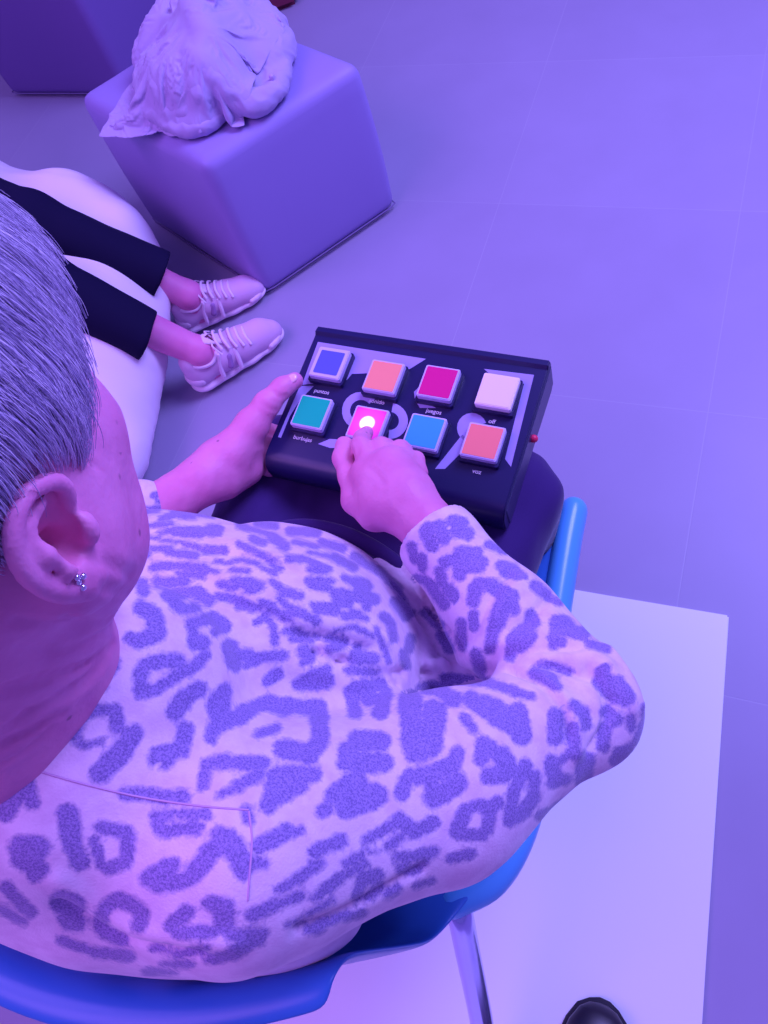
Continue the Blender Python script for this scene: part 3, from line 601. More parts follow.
# neck
body.chain([(-.365, .035, .955), hw_((0, .026, -.080))], [.052, .043], .03)
body.chain([(-.405, -.03, .90), (-.385, .012, .99), hw_((0, -.012, -.035))], [.070, .064, .058], .025)
body.frame(HR, HT, HS)
body.ell((0, -.012, .040), (.074, .094, .078), .02)
body.ell((0, .040, .022), (.063, .064, .070), .03)
body.ell((0, .045, -.035), (.054, .050, .058), .035)
for sx in (1, -1):
    body.cap((sx * .055, .008, -.040), (sx * .014, .080, -.082), .026, .018, .025)       # jaw
    body.ell((sx * .046, .058, -.006), (.025, .028, .024), .022)                          # cheekbone
    body.ell((sx * .043, .050, -.046), (.024, .030, .030), .022)                          # full lower cheek
    body.cap((sx * .015, .098, .042), (sx * .045, .080, .040), .009, .008, .02)           # brow
    body.ell((sx * .064, .010, -.020), (.014, .03, .045), .02)
    body.ell((sx * .040, .044, -.066), (.024, .026, .024), .02)
body.ell((0, .083, -.082), (.022, .018, .016), .02)                                        # chin
body.ell((0, .045, -.088), (.040, .045, .020), .03)                                        # soft under-chin
for sx in (1, -1): body.ell((sx * .032, .101, .022), (.019, .016, .013), .014, '-')
for sx in (1, -1):
    body.ell((sx * .032, .084, .021), (.0135, .0125, .0125), .004); body.cap((sx * .020, .0955, .026), (sx * .044, .090, .026), .0028, .0028, .004); body.cap((sx * .021, .0945, .0155), (sx * .043, .090, .0155), .0025, .0025, .004)
body.chain([(0, .098, .032), (0, .110, .008), (0, .119, -.012)], [.008, .009, .012], .010)
for sx in (1, -1): body.ell((sx * .011, .108, -.016), (.008, .010, .007), .006); body.ell((sx * .0075, .112, -.024), (.004, .005, .003), .003, '-')
body.chain([(-.022, .088, -.049), (0, .0975, -.046), (.022, .088, -.049)], [.004, .0065, .004], .007)
body.chain([(-.020, .088, -.056), (0, .0965, -.058), (.020, .088, -.056)], [.004, .007, .004], .007)
body.chain([(-.023, .096, -.0515), (0, .104, -.052), (.023, .096, -.0515)], .0014, .003, '-')
for sx in (1, -1): body.chain([(sx * .017, .108, -.014), (sx * .032, .096, -.038), (sx * .034, .084, -.058)], .0022, .006, '-')
# wrinkles on the right cheek, jaw and neck
wr = [([(.0655, .052, -.040), (.067, .035, -.046), (.0675, .022, -.042)], .0012), ([(.066, .050, -.056), (.068, .030, -.060), (.068, .012, -.052)], .0013), ([(.052, .072, -.028), (.058, .066, -.018)], .0009),
      ([(.074, .018, .004), (.074, .024, -.006), (.073, .026, -.020)], .0016)]
for p, r in wr: body.chain(p, r, .004, '-')
# right and left ear
ES = .84
def ear(sx):
    a = math.radians(20); fx = lambda p: (sx * (.073 + p[0] * ES * .8 + p[1] * .30), -.015 + 1.12 * (p[1] * math.cos(a) - p[2] * math.sin(a) * .35) * ES, -.018 + (p[2] + p[1] * .12) * ES)
    E = lambda pts, r, k=.004, op='+': body.chain([fx(p) for p in pts], [q * ES for q in (r if hasattr(r, '__len__') else [r] * len(pts))], k, op)
    rim = smooth_path([(.004, .010, .006), (.011, .012, .022), (.018, .004, .036), (.021, -.012, .040), (.024, -.026, .030), (.023, -.030, .012), (.019, -.024, -.008), (.013, -.013, -.022), (.008, -.004, -.030)], 4)
    for (c, r) in (((.008, -.008, .010), (.009, .019, .027)), ((.009, -.006, -.012), (.008, .014, .016))):
        body.ell(fx(c), r, .008, '+', rotz(sx * .1))
    body.ell(fx((.018, -.006, .008)), (.009, .0145, .021), .004, '-', rotz(sx * .1))
    n = len(rim); E(rim, list(np.linspace(.0036, .0044, n // 2)) + list(np.linspace(.0044, .0040, n - n // 2)), .0025)
    E([(.020, -.019, .024), (.024, -.0185, .010), (.022, -.013, -.006), (.014, -.004, -.013)], [.0034, .004, .004, .0036], .004)      # antihelix
    E([(.020, -.019, .024), (.017, -.004, .029)], [.0034, .003], .003)
    body.ell(fx((.011, -.003, .002)), (.0095, .0085, .0120), .004, '-')              # concha
    body.ell(fx((.0, .002, -.001)), (.012, .0045, .0055), .004, '-')
    body.ell(fx((.014, .0105, -.001)), (.0050, .0050, .0085), .003)                   # tragus
    body.ell(fx((.009, .0005, -.026)), (.0062, .0095, .0100), .006)                  # lobe
    return fx
fxR = ear(1); ear(-1)
body.frame()
# neck folds below the jaw (world space, from the ear to the throat)
NF = [[(20, 632), (60, 628), (100, 618), (133, 606)], [(0, 650), (50, 655), (95, 645), (128, 622)], [(0, 690), (40, 680), (80, 668), (112, 645)], [(10, 725), (45, 705), (85, 680), (105, 662)], [(0, 745), (25, 735), (55, 715)]]
HANDS = len(body.p)
# ---------------- right hand, pressing a button
P = lambda x, y, z: at(x, y, z)
hk = .008
body.chain([WR, P(408, 508, .712)], [.025, .026], .012)
body.chain([P(425, 520, .712), P(405, 495, .712), P(392, 470, .708)], [.0255, .029, .027], .014)
body.chain([P(415, 520, .708), P(385, 505, .706), P(368, 475, .702)], [.022, .024, .021], .014)
# index: knuckle, middle joint, tip on the button
TIP = boxp(367, 432, .021)
body.chain([P(371, 466, .706), P(361, 446, .706), P(362, 438, .692), TIP], [.0155, .0112, .0098, .0082], .004)
# middle / ring / little curl under the palm
body.chain([P(389, 463, .707), P(381, 447, .703), P(387, 447, .676), P(393, 458, .672)], [.016, .0115, .010, .009], .004)
body.chain([P(404, 463, .704), P(400, 450, .698), P(404, 451, .674), P(408, 462, .670)], [.0155, .0112, .0098, .009], .004)
body.chain([P(415, 472, .698), P(416, 460, .692), P(416, 461, .672), P(418, 470, .669)], [.0145, .010, .009, .0085], .004)
# thumb alongside
body.chain([P(375, 512, .696), P(357, 500, .688), P(350, 476, .688), P(344, 458, .688), P(344, 445, .682)], [.022, .0165, .0125, .0125, .0108], .008)
# ---------------- left hand, thumb on top, fingers under the box
EL2 = np.array([-.70, .17, .66]); WL = P(206, 478, .640)
body.chain([EL2, WL * .5 + EL2 * .5, WL, P(222, 462, .636)], [.038, .036, .030, .030], .015)
body.chain([P(222, 462, .636), P(243, 447, .632)], [.031, .027], .012)
body.chain([P(225, 478, .625), P(246, 468, .610)], [.028, .024], .012)
body.chain([P(232, 452, .642), P(252, 425, .652), P(267, 404, .660), P(282, 388, .662), P(295, 381, .657)], [.026, .0205, .0155, .0125, .0112], .010)
for (px, py, L_) in ((262, 422, .06), (262, 436, .066), (260, 448, .062), (256, 459, .048)):
    a = P(px - 8, py + 2, .604); b = a + np.array([.022, .004, -.022]); c = b + np.array([L_ * .7, .012, -.001]); 
    body.chain([a, b, c], [.0125, .0098, .0085], .006)
def project_on(S, px, py):
    """first hit of the sight line with the modelled surface"""
    d = RM @ np.array([px - PP[0], py - PP[1], FPX]); d /= np.linalg.norm(d); p = CP + d * .2
    for _ in range(120):
        e = S.eval(p[None])[0]
        if abs(e) < 2e-4 or np.linalg.norm(p - CP) > 2: break
        p = p + d * max(e * .8, 2e-4)
    return p
for path in NF:
    pts = [project_on(body, *q) for q in path]; pts = smooth_path(pts, 3)
    if all(np.linalg.norm(a - b) < .06 for a, b in zip(pts, pts[1:])): body.chain(pts, .0016, .006, '-')
PROTO = bool(globals().get('PREVIEW'))
woman = empty('person', (-.36, .15, 0), 'older person with short grey hair in a leopard print top pressing the switch box', 'person')
V, F = body.mesh(.004 if PROTO else .0026); V = relax(V, F, 1, .4); N = normals(V, F)
pz = proj(V)
V += N * (wob(V, 260, 11) * .00025 + wob(V, 90, 12) * .0006)[:, None]
SFOLD = [[(54, 510), (69, 520), (76, 530)], [(102, 587), (117, 591), (137, 591)], [(92, 558), (112, 565), (132, 575)], [(67, 616), (92, 622), (126, 614)], [(15, 621), (78, 624), (125, 617)],
         [(20, 645), (62, 650), (95, 637), (120, 620)], [(20, 712), (58, 703), (90, 680), (113, 645)], [(0, 690), (30, 688), (70, 672), (100, 655)], [(0, 745), (30, 733), (62, 715)], [(0, 765), (25, 752), (50, 730)],
         [(352, 438), (356, 444), (358, 452)], [(368, 468), (376, 474), (384, 484)], [(345, 455), (350, 459)], [(352, 492), (346, 500)], [(262, 403), (268, 408), (276, 410)], [(273, 392), (279, 396), (285, 396)]]
fd = np.full(len(V), .03)
for path in SFOLD:
    pts = [project_on(body, *q) for q in smooth_path(path, 3)]
    for a, b in zip(pts, pts[1:]):
        if np.linalg.norm(a - b) > .03: continue
        ba = b - a; h = np.clip((V - a) @ ba / max(ba @ ba, 1e-9), 0, 1); fd = np.minimum(fd, np.linalg.norm(V - a - h[:, None] * ba, axis=1))
V -= N * (np.where(V[:, 2] > .8, .0012, .0006) * np.exp(-(fd / .0028) ** 2) - .0004 * np.exp(-((fd - .006) / .003) ** 2))[:, None]
bodyo = np_mesh('body', V, F, SKIN, woman); print('body', len(V))
# nails
M_nail = mat('nail', (.88, .50, .62), .2, .6)
bm = bmesh.new(); t0 = P(291, 380, .6685)
bmesh.ops.create_uvsphere(bm, u_segments=14, v_segments=8, radius=1, matrix=Matrix.Translation(t0 + np.array([.000, .003, -.0005])) @ Matrix.Rotation(-.55, 4, 'Z') @ Matrix.Rotation(.25, 4, 'Y') @ Matrix.Diagonal((.0062, .0078, .0022, 1)))
bm_obj('thumbnail', bm, M_nail, bodyo)
# earring
bm = bmesh.new(); ec = project_on(body, 78, 582)
for o_ in ((0, 0, 0), (.001, .001, .0032), (.001, -.001, -.0032), (.001, .003, 0)): bmesh.ops.create_icosphere(bm, subdivisions=2, radius=.0017, matrix=Matrix.Translation(ec + np.array(o_)))
er = bm_obj('earring', bm, mat('silver stud', (.8, .75, .9), .12, .8, metal=1), bodyo); er['label'] = 'small silver stud earring'
# eyes
for sx in (1, -1):
    bm = bmesh.new(); bmesh.ops.create_uvsphere(bm, u_segments=16, v_segments=10, radius=.0118 * HS, matrix=Matrix.Translation(hw_((sx * .032, .0862, .0205)))); bm_obj('eye', bm, mat('eye', (.75, .70, .78), .15), bodyo)

# ---------------- leopard print top
top = SDF()
top.ell((-.385, .115, .62), (.21, .21, .17), .06)                 # belly
top.ell((-.385, .07, .76), (.19, .165, .135), .08)
top.ell((-.46, .16, .76), (.10, .09, .10), .06); top.ell((-.31, .15, .76), (.10, .09, .10), .06)   # bust
top.ell((-.39, -.02, .86), (.165, .10, .095), .06)                # upper back
top.ell((-.36, -.04, .76), (.19, .078, .14), .06)
top.ell((-.395, -.012, .951), (.120, .078, .066), .05); top.ell((-.335, .058, .933), (.075, .075, .072), .05); top.ell((-.45, .065, .90), (.07, .07, .065), .06)
top.chain([(-.53, -.005, .895), (-.66, .13, .75), (-.70, .19, .68)], [.072, .062, .055], .04)
top.chain([(-.70, .19, .68), WL * .62 + np.array((-.70, .19, .68)) * .38], [.055, .040], .03)
a_, b_ = SH + [.005, -.005, -.01], EL
top.chain([a_, a_ * .5 + b_ * .5 + [.0, -.005, -.015], b_ + [-.010, .012, .005]], [.076, .063, .052], .04)
f1 = EL * .5 + WR * .5
top.chain([b_ + [-.008, .012, .004], f1 + [0, 0, -.002], WR * .93 + EL * .07, WR], [.052, .050, .0385, .0355], .018)
# slack cloth hanging between the belly and the forearm
for q_, r_ in (([(380, 570, .60), (418, 612, .63), (438, 668, .67)], .017), ([(398, 572, .59), (436, 618, .62), (456, 666, .665)], .014), ([(410, 570, .60), (448, 612, .63), (474, 668, .67)], .016), ([(424, 580, .61), (462, 625, .64), (490, 668, .67)], .018), ([(395, 590, .57), (430, 640, .60), (460, 690, .64)], .03)):
    top.chain([at(*q) for q in q_], r_, .005)
# cuffs: cut square and hollow
dr = (WR - EL); dr /= np.linalg.norm(dr)
cR = WR - dr * .004; top.half(cR, dr, .002, within=.06)
WLc = P(176, 492, .655)
dl = (WL - EL2); dl /= np.linalg.norm(dl)
# neckline

# creases
def crease(path, r=.003, k=.006, lift=0):
    pts = [project_on(top, *q) for q in path]; pts = smooth_path(pts, 4)
    pts = [p for p in pts]; segs = [(a, b) for a, b in zip(pts, pts[1:]) if np.linalg.norm(a - b) < .05]
    for a, b in segs: top.cap(a, b, r, r, k, '-')
def ridge(path, r=.004, k=.014, sink=.6):
    pts = [project_on(top, *q) for q in path]; pts = smooth_path(pts, 4)
    for a, b in zip(pts, pts[1:]):
        if np.linalg.norm(a - b) < .05:
            d = (a - CP); d /= np.linalg.norm(d); top.cap(a + d * r * sink, b + d * r * sink, r, r, k)
NB = len(top.p)
V, F = top.mesh(.0055 if PROTO else .0036); V = relax(V, F, 1, .5); N = normals(V, F)
V += N * (wob(V * [1.2, .8, 1], 42, 21) * .0016 + wob(V, 95, 22) * .0006)[:, None]
def polyline_dist(V, path):
    pts = [project_on(top, *q) for q in smooth_path(path, 3)]; d = np.full(len(V), .05)
    for a, b in zip(pts, pts[1:]):
        if np.linalg.norm(a - b) > .04: continue
        ba = b - a; h = np.clip((V - a) @ ba / max(ba @ ba, 1e-9), 0, 1); d = np.minimum(d, np.linalg.norm(V - a - h[:, None] * ba, axis=1))
    return d
for pth, r in RIDGES: V += N * (r * .8 * np.exp(-(polyline_dist(V, pth) / .0085) ** 2))[:, None]
for pth, r in CREASES: V -= N * (r * 1.5 * np.exp(-(polyline_dist(V, pth) / .0044) ** 2))[:, None]
print('top', len(V))
def spot_field(V, F, N):
    """signed distance (m) to the printed blotches, laid out on the cloth and stored on its vertices"""
    pr = proj(V); sd = np.full(len(V), .02)
    bv = BVHTree.FromPolygons([tuple(v) for v in V], [tuple(f) for f in F])
    vis = np.zeros(len(V), bool); fr = np.einsum('ij,ij->i', N, CP - V) > 0
    inb = (pr[:, 0] > -60) & (pr[:, 0] < 830) & (pr[:, 1] > -60) & (pr[:, 1] < 1090)
    for i in np.where(fr & inb)[0]:
        d = Vector(V[i] + N[i] * .004) - Vector(CP); L_ = d.length; h = bv.ray_cast(Vector(CP), d.normalized(), L_ - .03)
        vis[i] = h[0] is None
    idx = np.where(vis)[0]; px = pr[idx, :2]; sc = pr[idx, 2] / FPX; best = np.full(len(idx), .02)
    for strokes in SPOTS:
        for (x0, y0, x1, y1, r0, r1) in strokes:
            a = np.array([x0, y0]); b = np.array([x1, y1]); ba = b - a; h = np.clip((px - a) @ ba / max(ba @ ba, 1e-6), 0, 1)
            d = np.linalg.norm(px - a - h[:, None] * ba, axis=1) - (r0 + (r1 - r0) * h); best = np.minimum(best, d * sc)
    for (x0, y0, x1, y1, r0, r1) in HOLES:
        a = np.array([x0, y0]); b = np.array([x1, y1]); ba = b - a; h = np.clip((px - a) @ ba / max(ba @ ba, 1e-6), 0, 1)
        d = np.linalg.norm(px - a - h[:, None] * ba, axis=1) - (r0 + (r1 - r0) * h); best = np.maximum(best, -d * sc)
    sd[idx] = best
    # the rest of the cloth: the same kind of blotches scattered at random
    hid = np.where(~vis)[0]; cent = []
    for i in RNG.permutation(hid)[:6000]:
        if all((V[i] - c) @ (V[i] - c) > .034 ** 2 for c in cent): cent.append(V[i])
    cent = np.array(cent); b2 = np.full(len(hid), .02)
    for c in cent: 
        r = RNG.uniform(.009, .015); o = c + RNG.normal(size=3) * .008
        b2 = np.minimum(b2, np.minimum(np.linalg.norm(V[hid] - c, axis=1), np.linalg.norm(V[hid] - o, axis=1)) - r)
    sd[hid] = b2
    return np.clip(sd, -.015, .02)
SF = spot_field(V, F, N)
def print_mat():
    m = mat('leopard print knit', (.9, .6, .8), .85, .15, sheen=.35); nt = m.node_tree; b = nt.nodes['Principled BSDF']; L = nt.links.new
    at_ = nt.nodes.new('ShaderNodeAttribute'); at_.attribute_name = 'spot'; tc = nt.nodes.new('ShaderNodeTexCoord')
    def noise(sc, det, rough=.5):
        n = nt.nodes.new('ShaderNodeTexNoise'); n.inputs['Scale'].default_value = sc; n.inputs['Detail'].default_value = det; n.inputs['Roughness'].default_value = rough
        L(tc.outputs['Object'], n.inputs['Vector']); return n
    def math_(op, a, b_):
        q = nt.nodes.new('ShaderNodeMath'); q.operation = op
        for i, s in enumerate((a, b_)):
            if isinstance(s, (int, float)): q.inputs[i].default_value = s
            else: L(s, q.inputs[i])
        return q.outputs[0]
    e = math_('MULTIPLY', math_('SUBTRACT', noise(210, 3, .7).outputs['Fac'], .5), .0055)
    e2 = math_('MULTIPLY', math_('SUBTRACT', noise(45, 2).outputs['Fac'], .5), .0045)
    s = math_('SUBTRACT', math_('ADD', math_('ADD', at_.outputs['Fac'], e), e2), .0014)
    r = nt.nodes.new('ShaderNodeMapRange'); r.inputs['From Min'].default_value = -.0016; r.inputs['From Max'].default_value = .0016; L(s, r.inputs['Value'])
    spk = nt.nodes.new('ShaderNodeMapRange'); spk.inputs['From Min'].default_value = .38; spk.inputs['From Max'].default_value = .6; L(noise(700, 2, .7).outputs['Fac'], spk.inputs['Value'])
    dk = nt.nodes.new('ShaderNodeMixRGB'); dk.inputs['Color1'].default_value = (.20, .14, .38, 1); dk.inputs['Color2'].default_value = (.37, .265, .60, 1); L(spk.outputs['Result'], dk.inputs['Fac'])
    lt = nt.nodes.new('ShaderNodeMixRGB'); lt.inputs['Color1'].default_value = (.74, .52, .72, 1); lt.inputs['Color2'].default_value = (.84, .64, .82, 1)
    sp2 = nt.nodes.new('ShaderNodeMapRange'); sp2.inputs['From Min'].default_value = .35; sp2.inputs['From Max'].default_value = .6; L(noise(60, 4, .6).outputs['Fac'], sp2.inputs['Value']); L(sp2.outputs['Result'], lt.inputs['Fac'])
    mx = nt.nodes.new('ShaderNodeMixRGB'); L(r.outputs['Result'], mx.inputs['Fac']); L(dk.outputs['Color'], mx.inputs['Color1']); L(lt.outputs['Color'], mx.inputs['Color2'])
    L(mx.outputs['Color'], b.inputs['Base Color'])
    bp = nt.nodes.new('ShaderNodeBump'); bp.inputs['Strength'].default_value = .4; bp.inputs['Distance'].default_value = .0008; L(noise(600, 2).outputs['Fac'], bp.inputs['Height']); L(bp.outputs['Normal'], b.inputs['Normal'])
    return m
topo = np_mesh('leopard_print_top', V, F, print_mat(), woman)
atr = topo.data.attributes.new('spot', 'FLOAT', 'POINT')
if len(topo.data.vertices) == len(SF): atr.data.foreach_set('value', SF.astype(np.float32))
# seams of the top: thin stitched ridges
def surf_line(S, path, name, r, m, parent, lift=.0):
    pts = smooth_path([project_on(S, *q) for q in path], 6); bm = bmesh.new(); tube(bm, pts, r, 6); return bm_obj(name, bm, m, parent)
bvt = BVHTree.FromPolygons([tuple(v) for v in V], [tuple(f) for f in F])
def on_top(px, py):
    d = RM @ np.array([px - PP[0], py - PP[1], FPX]); d /= np.linalg.norm(d); h = bvt.ray_cast(Vector(CP), Vector(d), 3); return np.array(h[0]) if h[0] else None
M_thread = mat('seam thread', (.62, .36, .60), .8)
for path in ([(28, 768), (80, 783), (140, 797), (200, 806), (248, 810)], [(249, 812), (252, 840), (250, 870), (248, 900)]):
    pts = [p for p in (on_top(*q) for q in smooth_path(path, 6)) if p is not None]
    bm = bmesh.new(); tube(bm, pts, .0007, 6); bm_obj('seam', bm, M_thread, topo)

# ---------------- trousers
tr = SDF()
tr.ell((-.38, .06, .53), (.205, .15, .10), .05)
for sx, kx in ((1, -.200), (-1, -.53)):
    hp = (-.38 + sx * .10, .08, .515); kn = (kx, .475, .505)
    tr.chain([hp, ((hp[0] + kx) / 2 + sx * .006, .28, .512), kn], [.088, .082, .072], .03); tr.chain([kn, (kx, .47, .30), (kx, .46, .09)], [.070, .060, .062], .02)
    tr.cap((kx, .46, .12), (kx, .46, .0), .056, .056, .002, '-')
tr.ell((-.37, .32, .50), (.16, .18, .055), .05)
tr.half((-.38, .4, .595), (0, 0, 1), .03)
V, F = tr.mesh(.006); V = relax(V, F, 2); N = normals(V, F)
V += N * (wob(V * [1.5, .5, .8], 60, 31) * .0035 + wob(V * [1, .6, .4], 130, 32) * .0014)[:, None]
M_tr = mat('dark violet trousers', (.045, .018, .13), .8, .15, bump=(500, .3, .001), sheen=.2)
tro = np_mesh('trousers', V, F, M_tr, woman)
bm = bmesh.new(); tube(bm, smooth_path([(-.56, .20, .66), (-.46, .325, .607), (-.37, .345, .604), (-.27, .31, .607), (-.20, .24, .62)], 8), .010, 12)
for v in bm.verts: v.co.z = .606 + (v.co.z - .606) * .8
bm_obj('waistband', bm, M_tr, tro)
# shoes
for kx in (-.208, -.53):
    tip = np.array([kx, .60, 0]); d = np.array([0, -1., 0]); ax = (1, 0)
    bm = bmesh.new(); loft(bm, [((kx, .60 - s), (1, 0), w, a, b, p) for s, w, a, b, p in [(0, .01, .03, .036, 1), (.01, .03, .028, .05, .9), (.04, .044, .028, .062, .9), (.09, .046, .028, .08, .9), (.13, .04, .028, .11, .9), (.19, .036, .028, .115, .9), (.235, .025, .03, .10, 1)]])
    sh_ = bm_obj('shoe', bm, M_black, woman)
    bm = bmesh.new(); loft(bm, [((kx, .60 - s), (1, 0), w, .0125, b, p) for s, w, b, p in [(-.004, .012, .026, .8), (.01, .036, .03, .7), (.05, .05, .03, .6), (.10, .05, .03, .6), (.18, .04, .03, .6), (.24, .022, .03, .7)]])
    bm_obj('sole', bm, M_sole, sh_)

# ---------------- hair
hs = SDF(); hs.frame(HR, HT, HS)
hs.ell((0, -.014, .050), (.084, .104, .088), .02)
hs.ell((0, .02, .075), (.064, .078, .056), .03)
for sx in (1, -1): hs.ell((sx * .066, -.002, .040), (.018, .042, .030), .02)
# hairline: nothing on the face or below the ears
hs.half((0, .067, .070), (0, 1, -.55), .008); hs.half((0, .019, .02), (0, 1, -.80), .01)
hs.half((0, .0, -.006), (0, .35, -1), .008)
for sx in (1, -1): hs.ell((sx * .082, -.016, .004), (.022, .026, .034), .006, '-')
M_hair = mat('grey hair', (.34, .27, .48), .6, .3, noise=(60, (.22, .17, .36)))
V, F = hs.mesh(.004); V = relax(V, F, 2); N = normals(V, F)
hairo = np_mesh('hair', V, F, M_hair, woman)
# individual strands combed from the crown down and forward
def strands():
    Vn = V; inv = lambda p: ((p - HT) @ HR) / HS
    Fc = Vn[F].mean(1); Fn = normals(Vn, F)[F[:, 0]]; Lc = inv(Fc)
    ok = (Lc[:, 2] > -.02); ids = np.where(ok)[0]; n = 8000 if PROTO else 24000
    pick = RNG.choice(ids, n); root = Fc[pick] + RNG.normal(size=(n, 3)) * .0015; nr = Fn[pick]
    crown = np.array([0, -.055, .118]); K = 8; pts = np.zeros((n, K, 3)); p = root - nr * .002
    Llen = RNG.uniform(.024, .044, n) * HS; clump = wob(root, 260, 41); cl2 = wob(root, 420, 43)
    for k in range(K):
        pts[:, k] = p; l = inv(p); d = l - crown
        side = np.clip((l[:, 2] - .02) / .08, 0, 1)
        flow = .35 * d / np.maximum(np.linalg.norm(d, axis=1), 1e-6)[:, None]
        flow = flow + np.stack([np.sign(l[:, 0] + .02) * (.25 + .5 * side), .22 + .12 * side, -1.0 + .3 * side], -1)
        flow += RNG.normal(size=(n, 3)) * .06; flow[:, 1] += clump * .28; flow[:, 2] += cl2 * .15
        fw = flow @ HR.T; fw -= nr * np.einsum('ij,ij->i', fw, nr)[:, None]; fw /= np.linalg.norm(fw, axis=1)[:, None]
        t = k / (K - 1); lift = (.30 - .55 * t) + .10 * RNG.random(n)
        dirv = fw + nr * lift[:, None]; dirv /= np.linalg.norm(dirv, axis=1)[:, None]
        p = p + dirv * (Llen / (K - 1))[:, None]
        q = inv(p) / np.array([.086, .107, .087]) - np.array([0, -.014, .046]) / np.array([.086, .107, .087]); rr_ = np.linalg.norm(q, axis=1)
        nn = (q / np.array([.086, .107, .087])) ; nn /= np.linalg.norm(nn, axis=1)[:, None]; nr = nr * .4 + (nn @ HR.T) * .6; nr /= np.linalg.norm(nr, axis=1)[:, None]
    hc = bpy.data.hair_curves.new('hair_strands'); hc.add_curves([K] * n)
    hc.attributes['position'].data.foreach_set('vector', pts.reshape(-1).astype(np.float32))
    ra = hc.attributes.get('radius') or hc.attributes.new('radius', 'FLOAT', 'POINT')
    rad = np.tile(np.linspace(.00034, .00010, K), n) * np.repeat(RNG.uniform(.7, 1.2, n), K); ra.data.foreach_set('value', rad.astype(np.float32))
    o = bpy.data.objects.new('hair_strands', hc); C.objects.link(o)
    m = bpy.data.materials.new('grey strands'); m.use_nodes = True; nt = m.node_tree; b = nt.nodes['Principled BSDF']
    ci = nt.nodes.new('ShaderNodeHairInfo'); cr = nt.nodes.new('ShaderNodeValToRGB'); nt.links.new(ci.outputs['Random'], cr.inputs['Fac'])
    cr.color_ramp.elements[0].color = (.36, .29, .52, 1); cr.color_ramp.elements[1].color = (.85, .74, .92, 1); nt.links.new(cr.outputs['Color'], b.inputs['Base Color'])
    b.inputs['Roughness'].default_value = .45; b.inputs['Specular IOR Level'].default_value = .4
    hc.materials.append(m); set_parent(o, hairo)
strands()
# ================================================================== second person: seated beside, on the bean bag
TR2 = mat('dark navy leggings', (.008, .006, .035), .85, .1, bump=(400, .2, .001))
SKIN2 = mat('skin of the legs', (.80, .24, .50), .5, .3, noise=(14, (.72, .18, .44)), sss=.12)
p2 = empty('person', (-1.75, 1.0, 0), 'person in cropped dark trousers sitting on the white bean bag with both legs stretched out', 'person')
# joints: hip, knee, ankle, ball for the far (A) and near (B) leg
HA, TA = at(184, 327, .02), at(266, 289, .02); HB, TB = at(196, 386, .02), at(284, 331, .02)
DA = (TA - HA) / np.linalg.norm(TA - HA); DB = (TB - HB) / np.linalg.norm(TB - HB)
LEG = {'A': [(-1.86, 1.14, .40), at(30, 224, .37), HA + DA * .055 + [0, 0, .085], HA + DA * .14 + [0, 0, .028]], 'B': [(-1.86, .90, .40), at(35, 280, .37), HB + DB * .055 + [0, 0, .085], HB + DB * .14 + [0, 0, .028]]}
print('ankles', [np.round(proj(q[2])) for q in LEG.values()])
s2 = SDF()
s2.ell((-1.90, 1.02, .46), (.16, .19, .15), .05); s2.ell((-1.98, 1.03, .66), (.13, .17, .20), .06); s2.ell((-2.03, 1.03, .86), (.11, .19, .12), .06)
for hp, kn, an, ba in LEG.values():
    hp, kn, an, ba = map(np.array, (hp, kn, an, ba)); s2.chain([hp, kn], [.07, .050], .04); m_ = kn * .5 + an * .5
    s2.chain([kn, m_ + [0, 0, .0], an + [0, 0, .0], an - [0, 0, .055]], [.046, .044, .034, .031], .02)
    d_ = (ba - an); s2.chain([an - [0, 0, .06], ba], [.026, .022], .02)
    s2.ell(an + np.array([.004, -.024, .006]), (.012, .011, .014), .015)
s2.chain([(-2.03, 1.02, .95), (-2.02, 1.02, 1.08)], [.055, .052], .03); s2.ell((-2.01, 1.03, 1.17), (.085, .075, .11), .02); s2.ell((-1.985, 1.03, 1.09), (.06, .05, .05), .02); s2.chain([(-1.925, 1.03, 1.16), (-1.905, 1.03, 1.135)], [.009, .013], .01)
for sy in (1, -1):
    s2.chain([(-2.03, 1.03 + sy * .19, .90), (-1.98, 1.03 + sy * .25, .68), (-1.80, 1.03 + sy * .17, .56)], [.05, .04, .028], .03)
    hx = np.array([-1.76, 1.03 + sy * .16, .555]); s2.ell(hx, (.045, .035, .014), .015)
    for k in range(4): s2.cap(hx + [.02, (k - 1.5) * .017, 0], hx + [.075 - abs(k - 1.3) * .008, (k - 1.5) * .019, -.012], .0085, .007, .004)
    s2.cap(hx + [.0, -sy * .03, 0], hx + [.045, -sy * .05, -.008], .0095, .008, .005)
    s2.ell((-1.93, 1.03 + sy * .035, 1.18), (.012, .016, .010), .01, '-'); s2.ell((-2.02, 1.03 + sy * .08, 1.16), (.018, .01, .03), .008)
V, F = s2.mesh(.0055); V = relax(V, F, 1); b2 = np_mesh('body', V, F, SKIN2, p2)
# hair
h2 = SDF(); h2.ell((-2.035, 1.03, 1.20), (.095, .088, .11), .02); h2.half((-1.955, 1.03, 1.2), (1, 0, -.35), .01); h2.half((-2, 1.03, 1.11), (0, 0, -1), .01)
V, F = h2.mesh(.008); np_mesh('hair', V, F, mat('brown hair', (.06, .03, .04), .6, bump=(300, .6, .004)), p2)
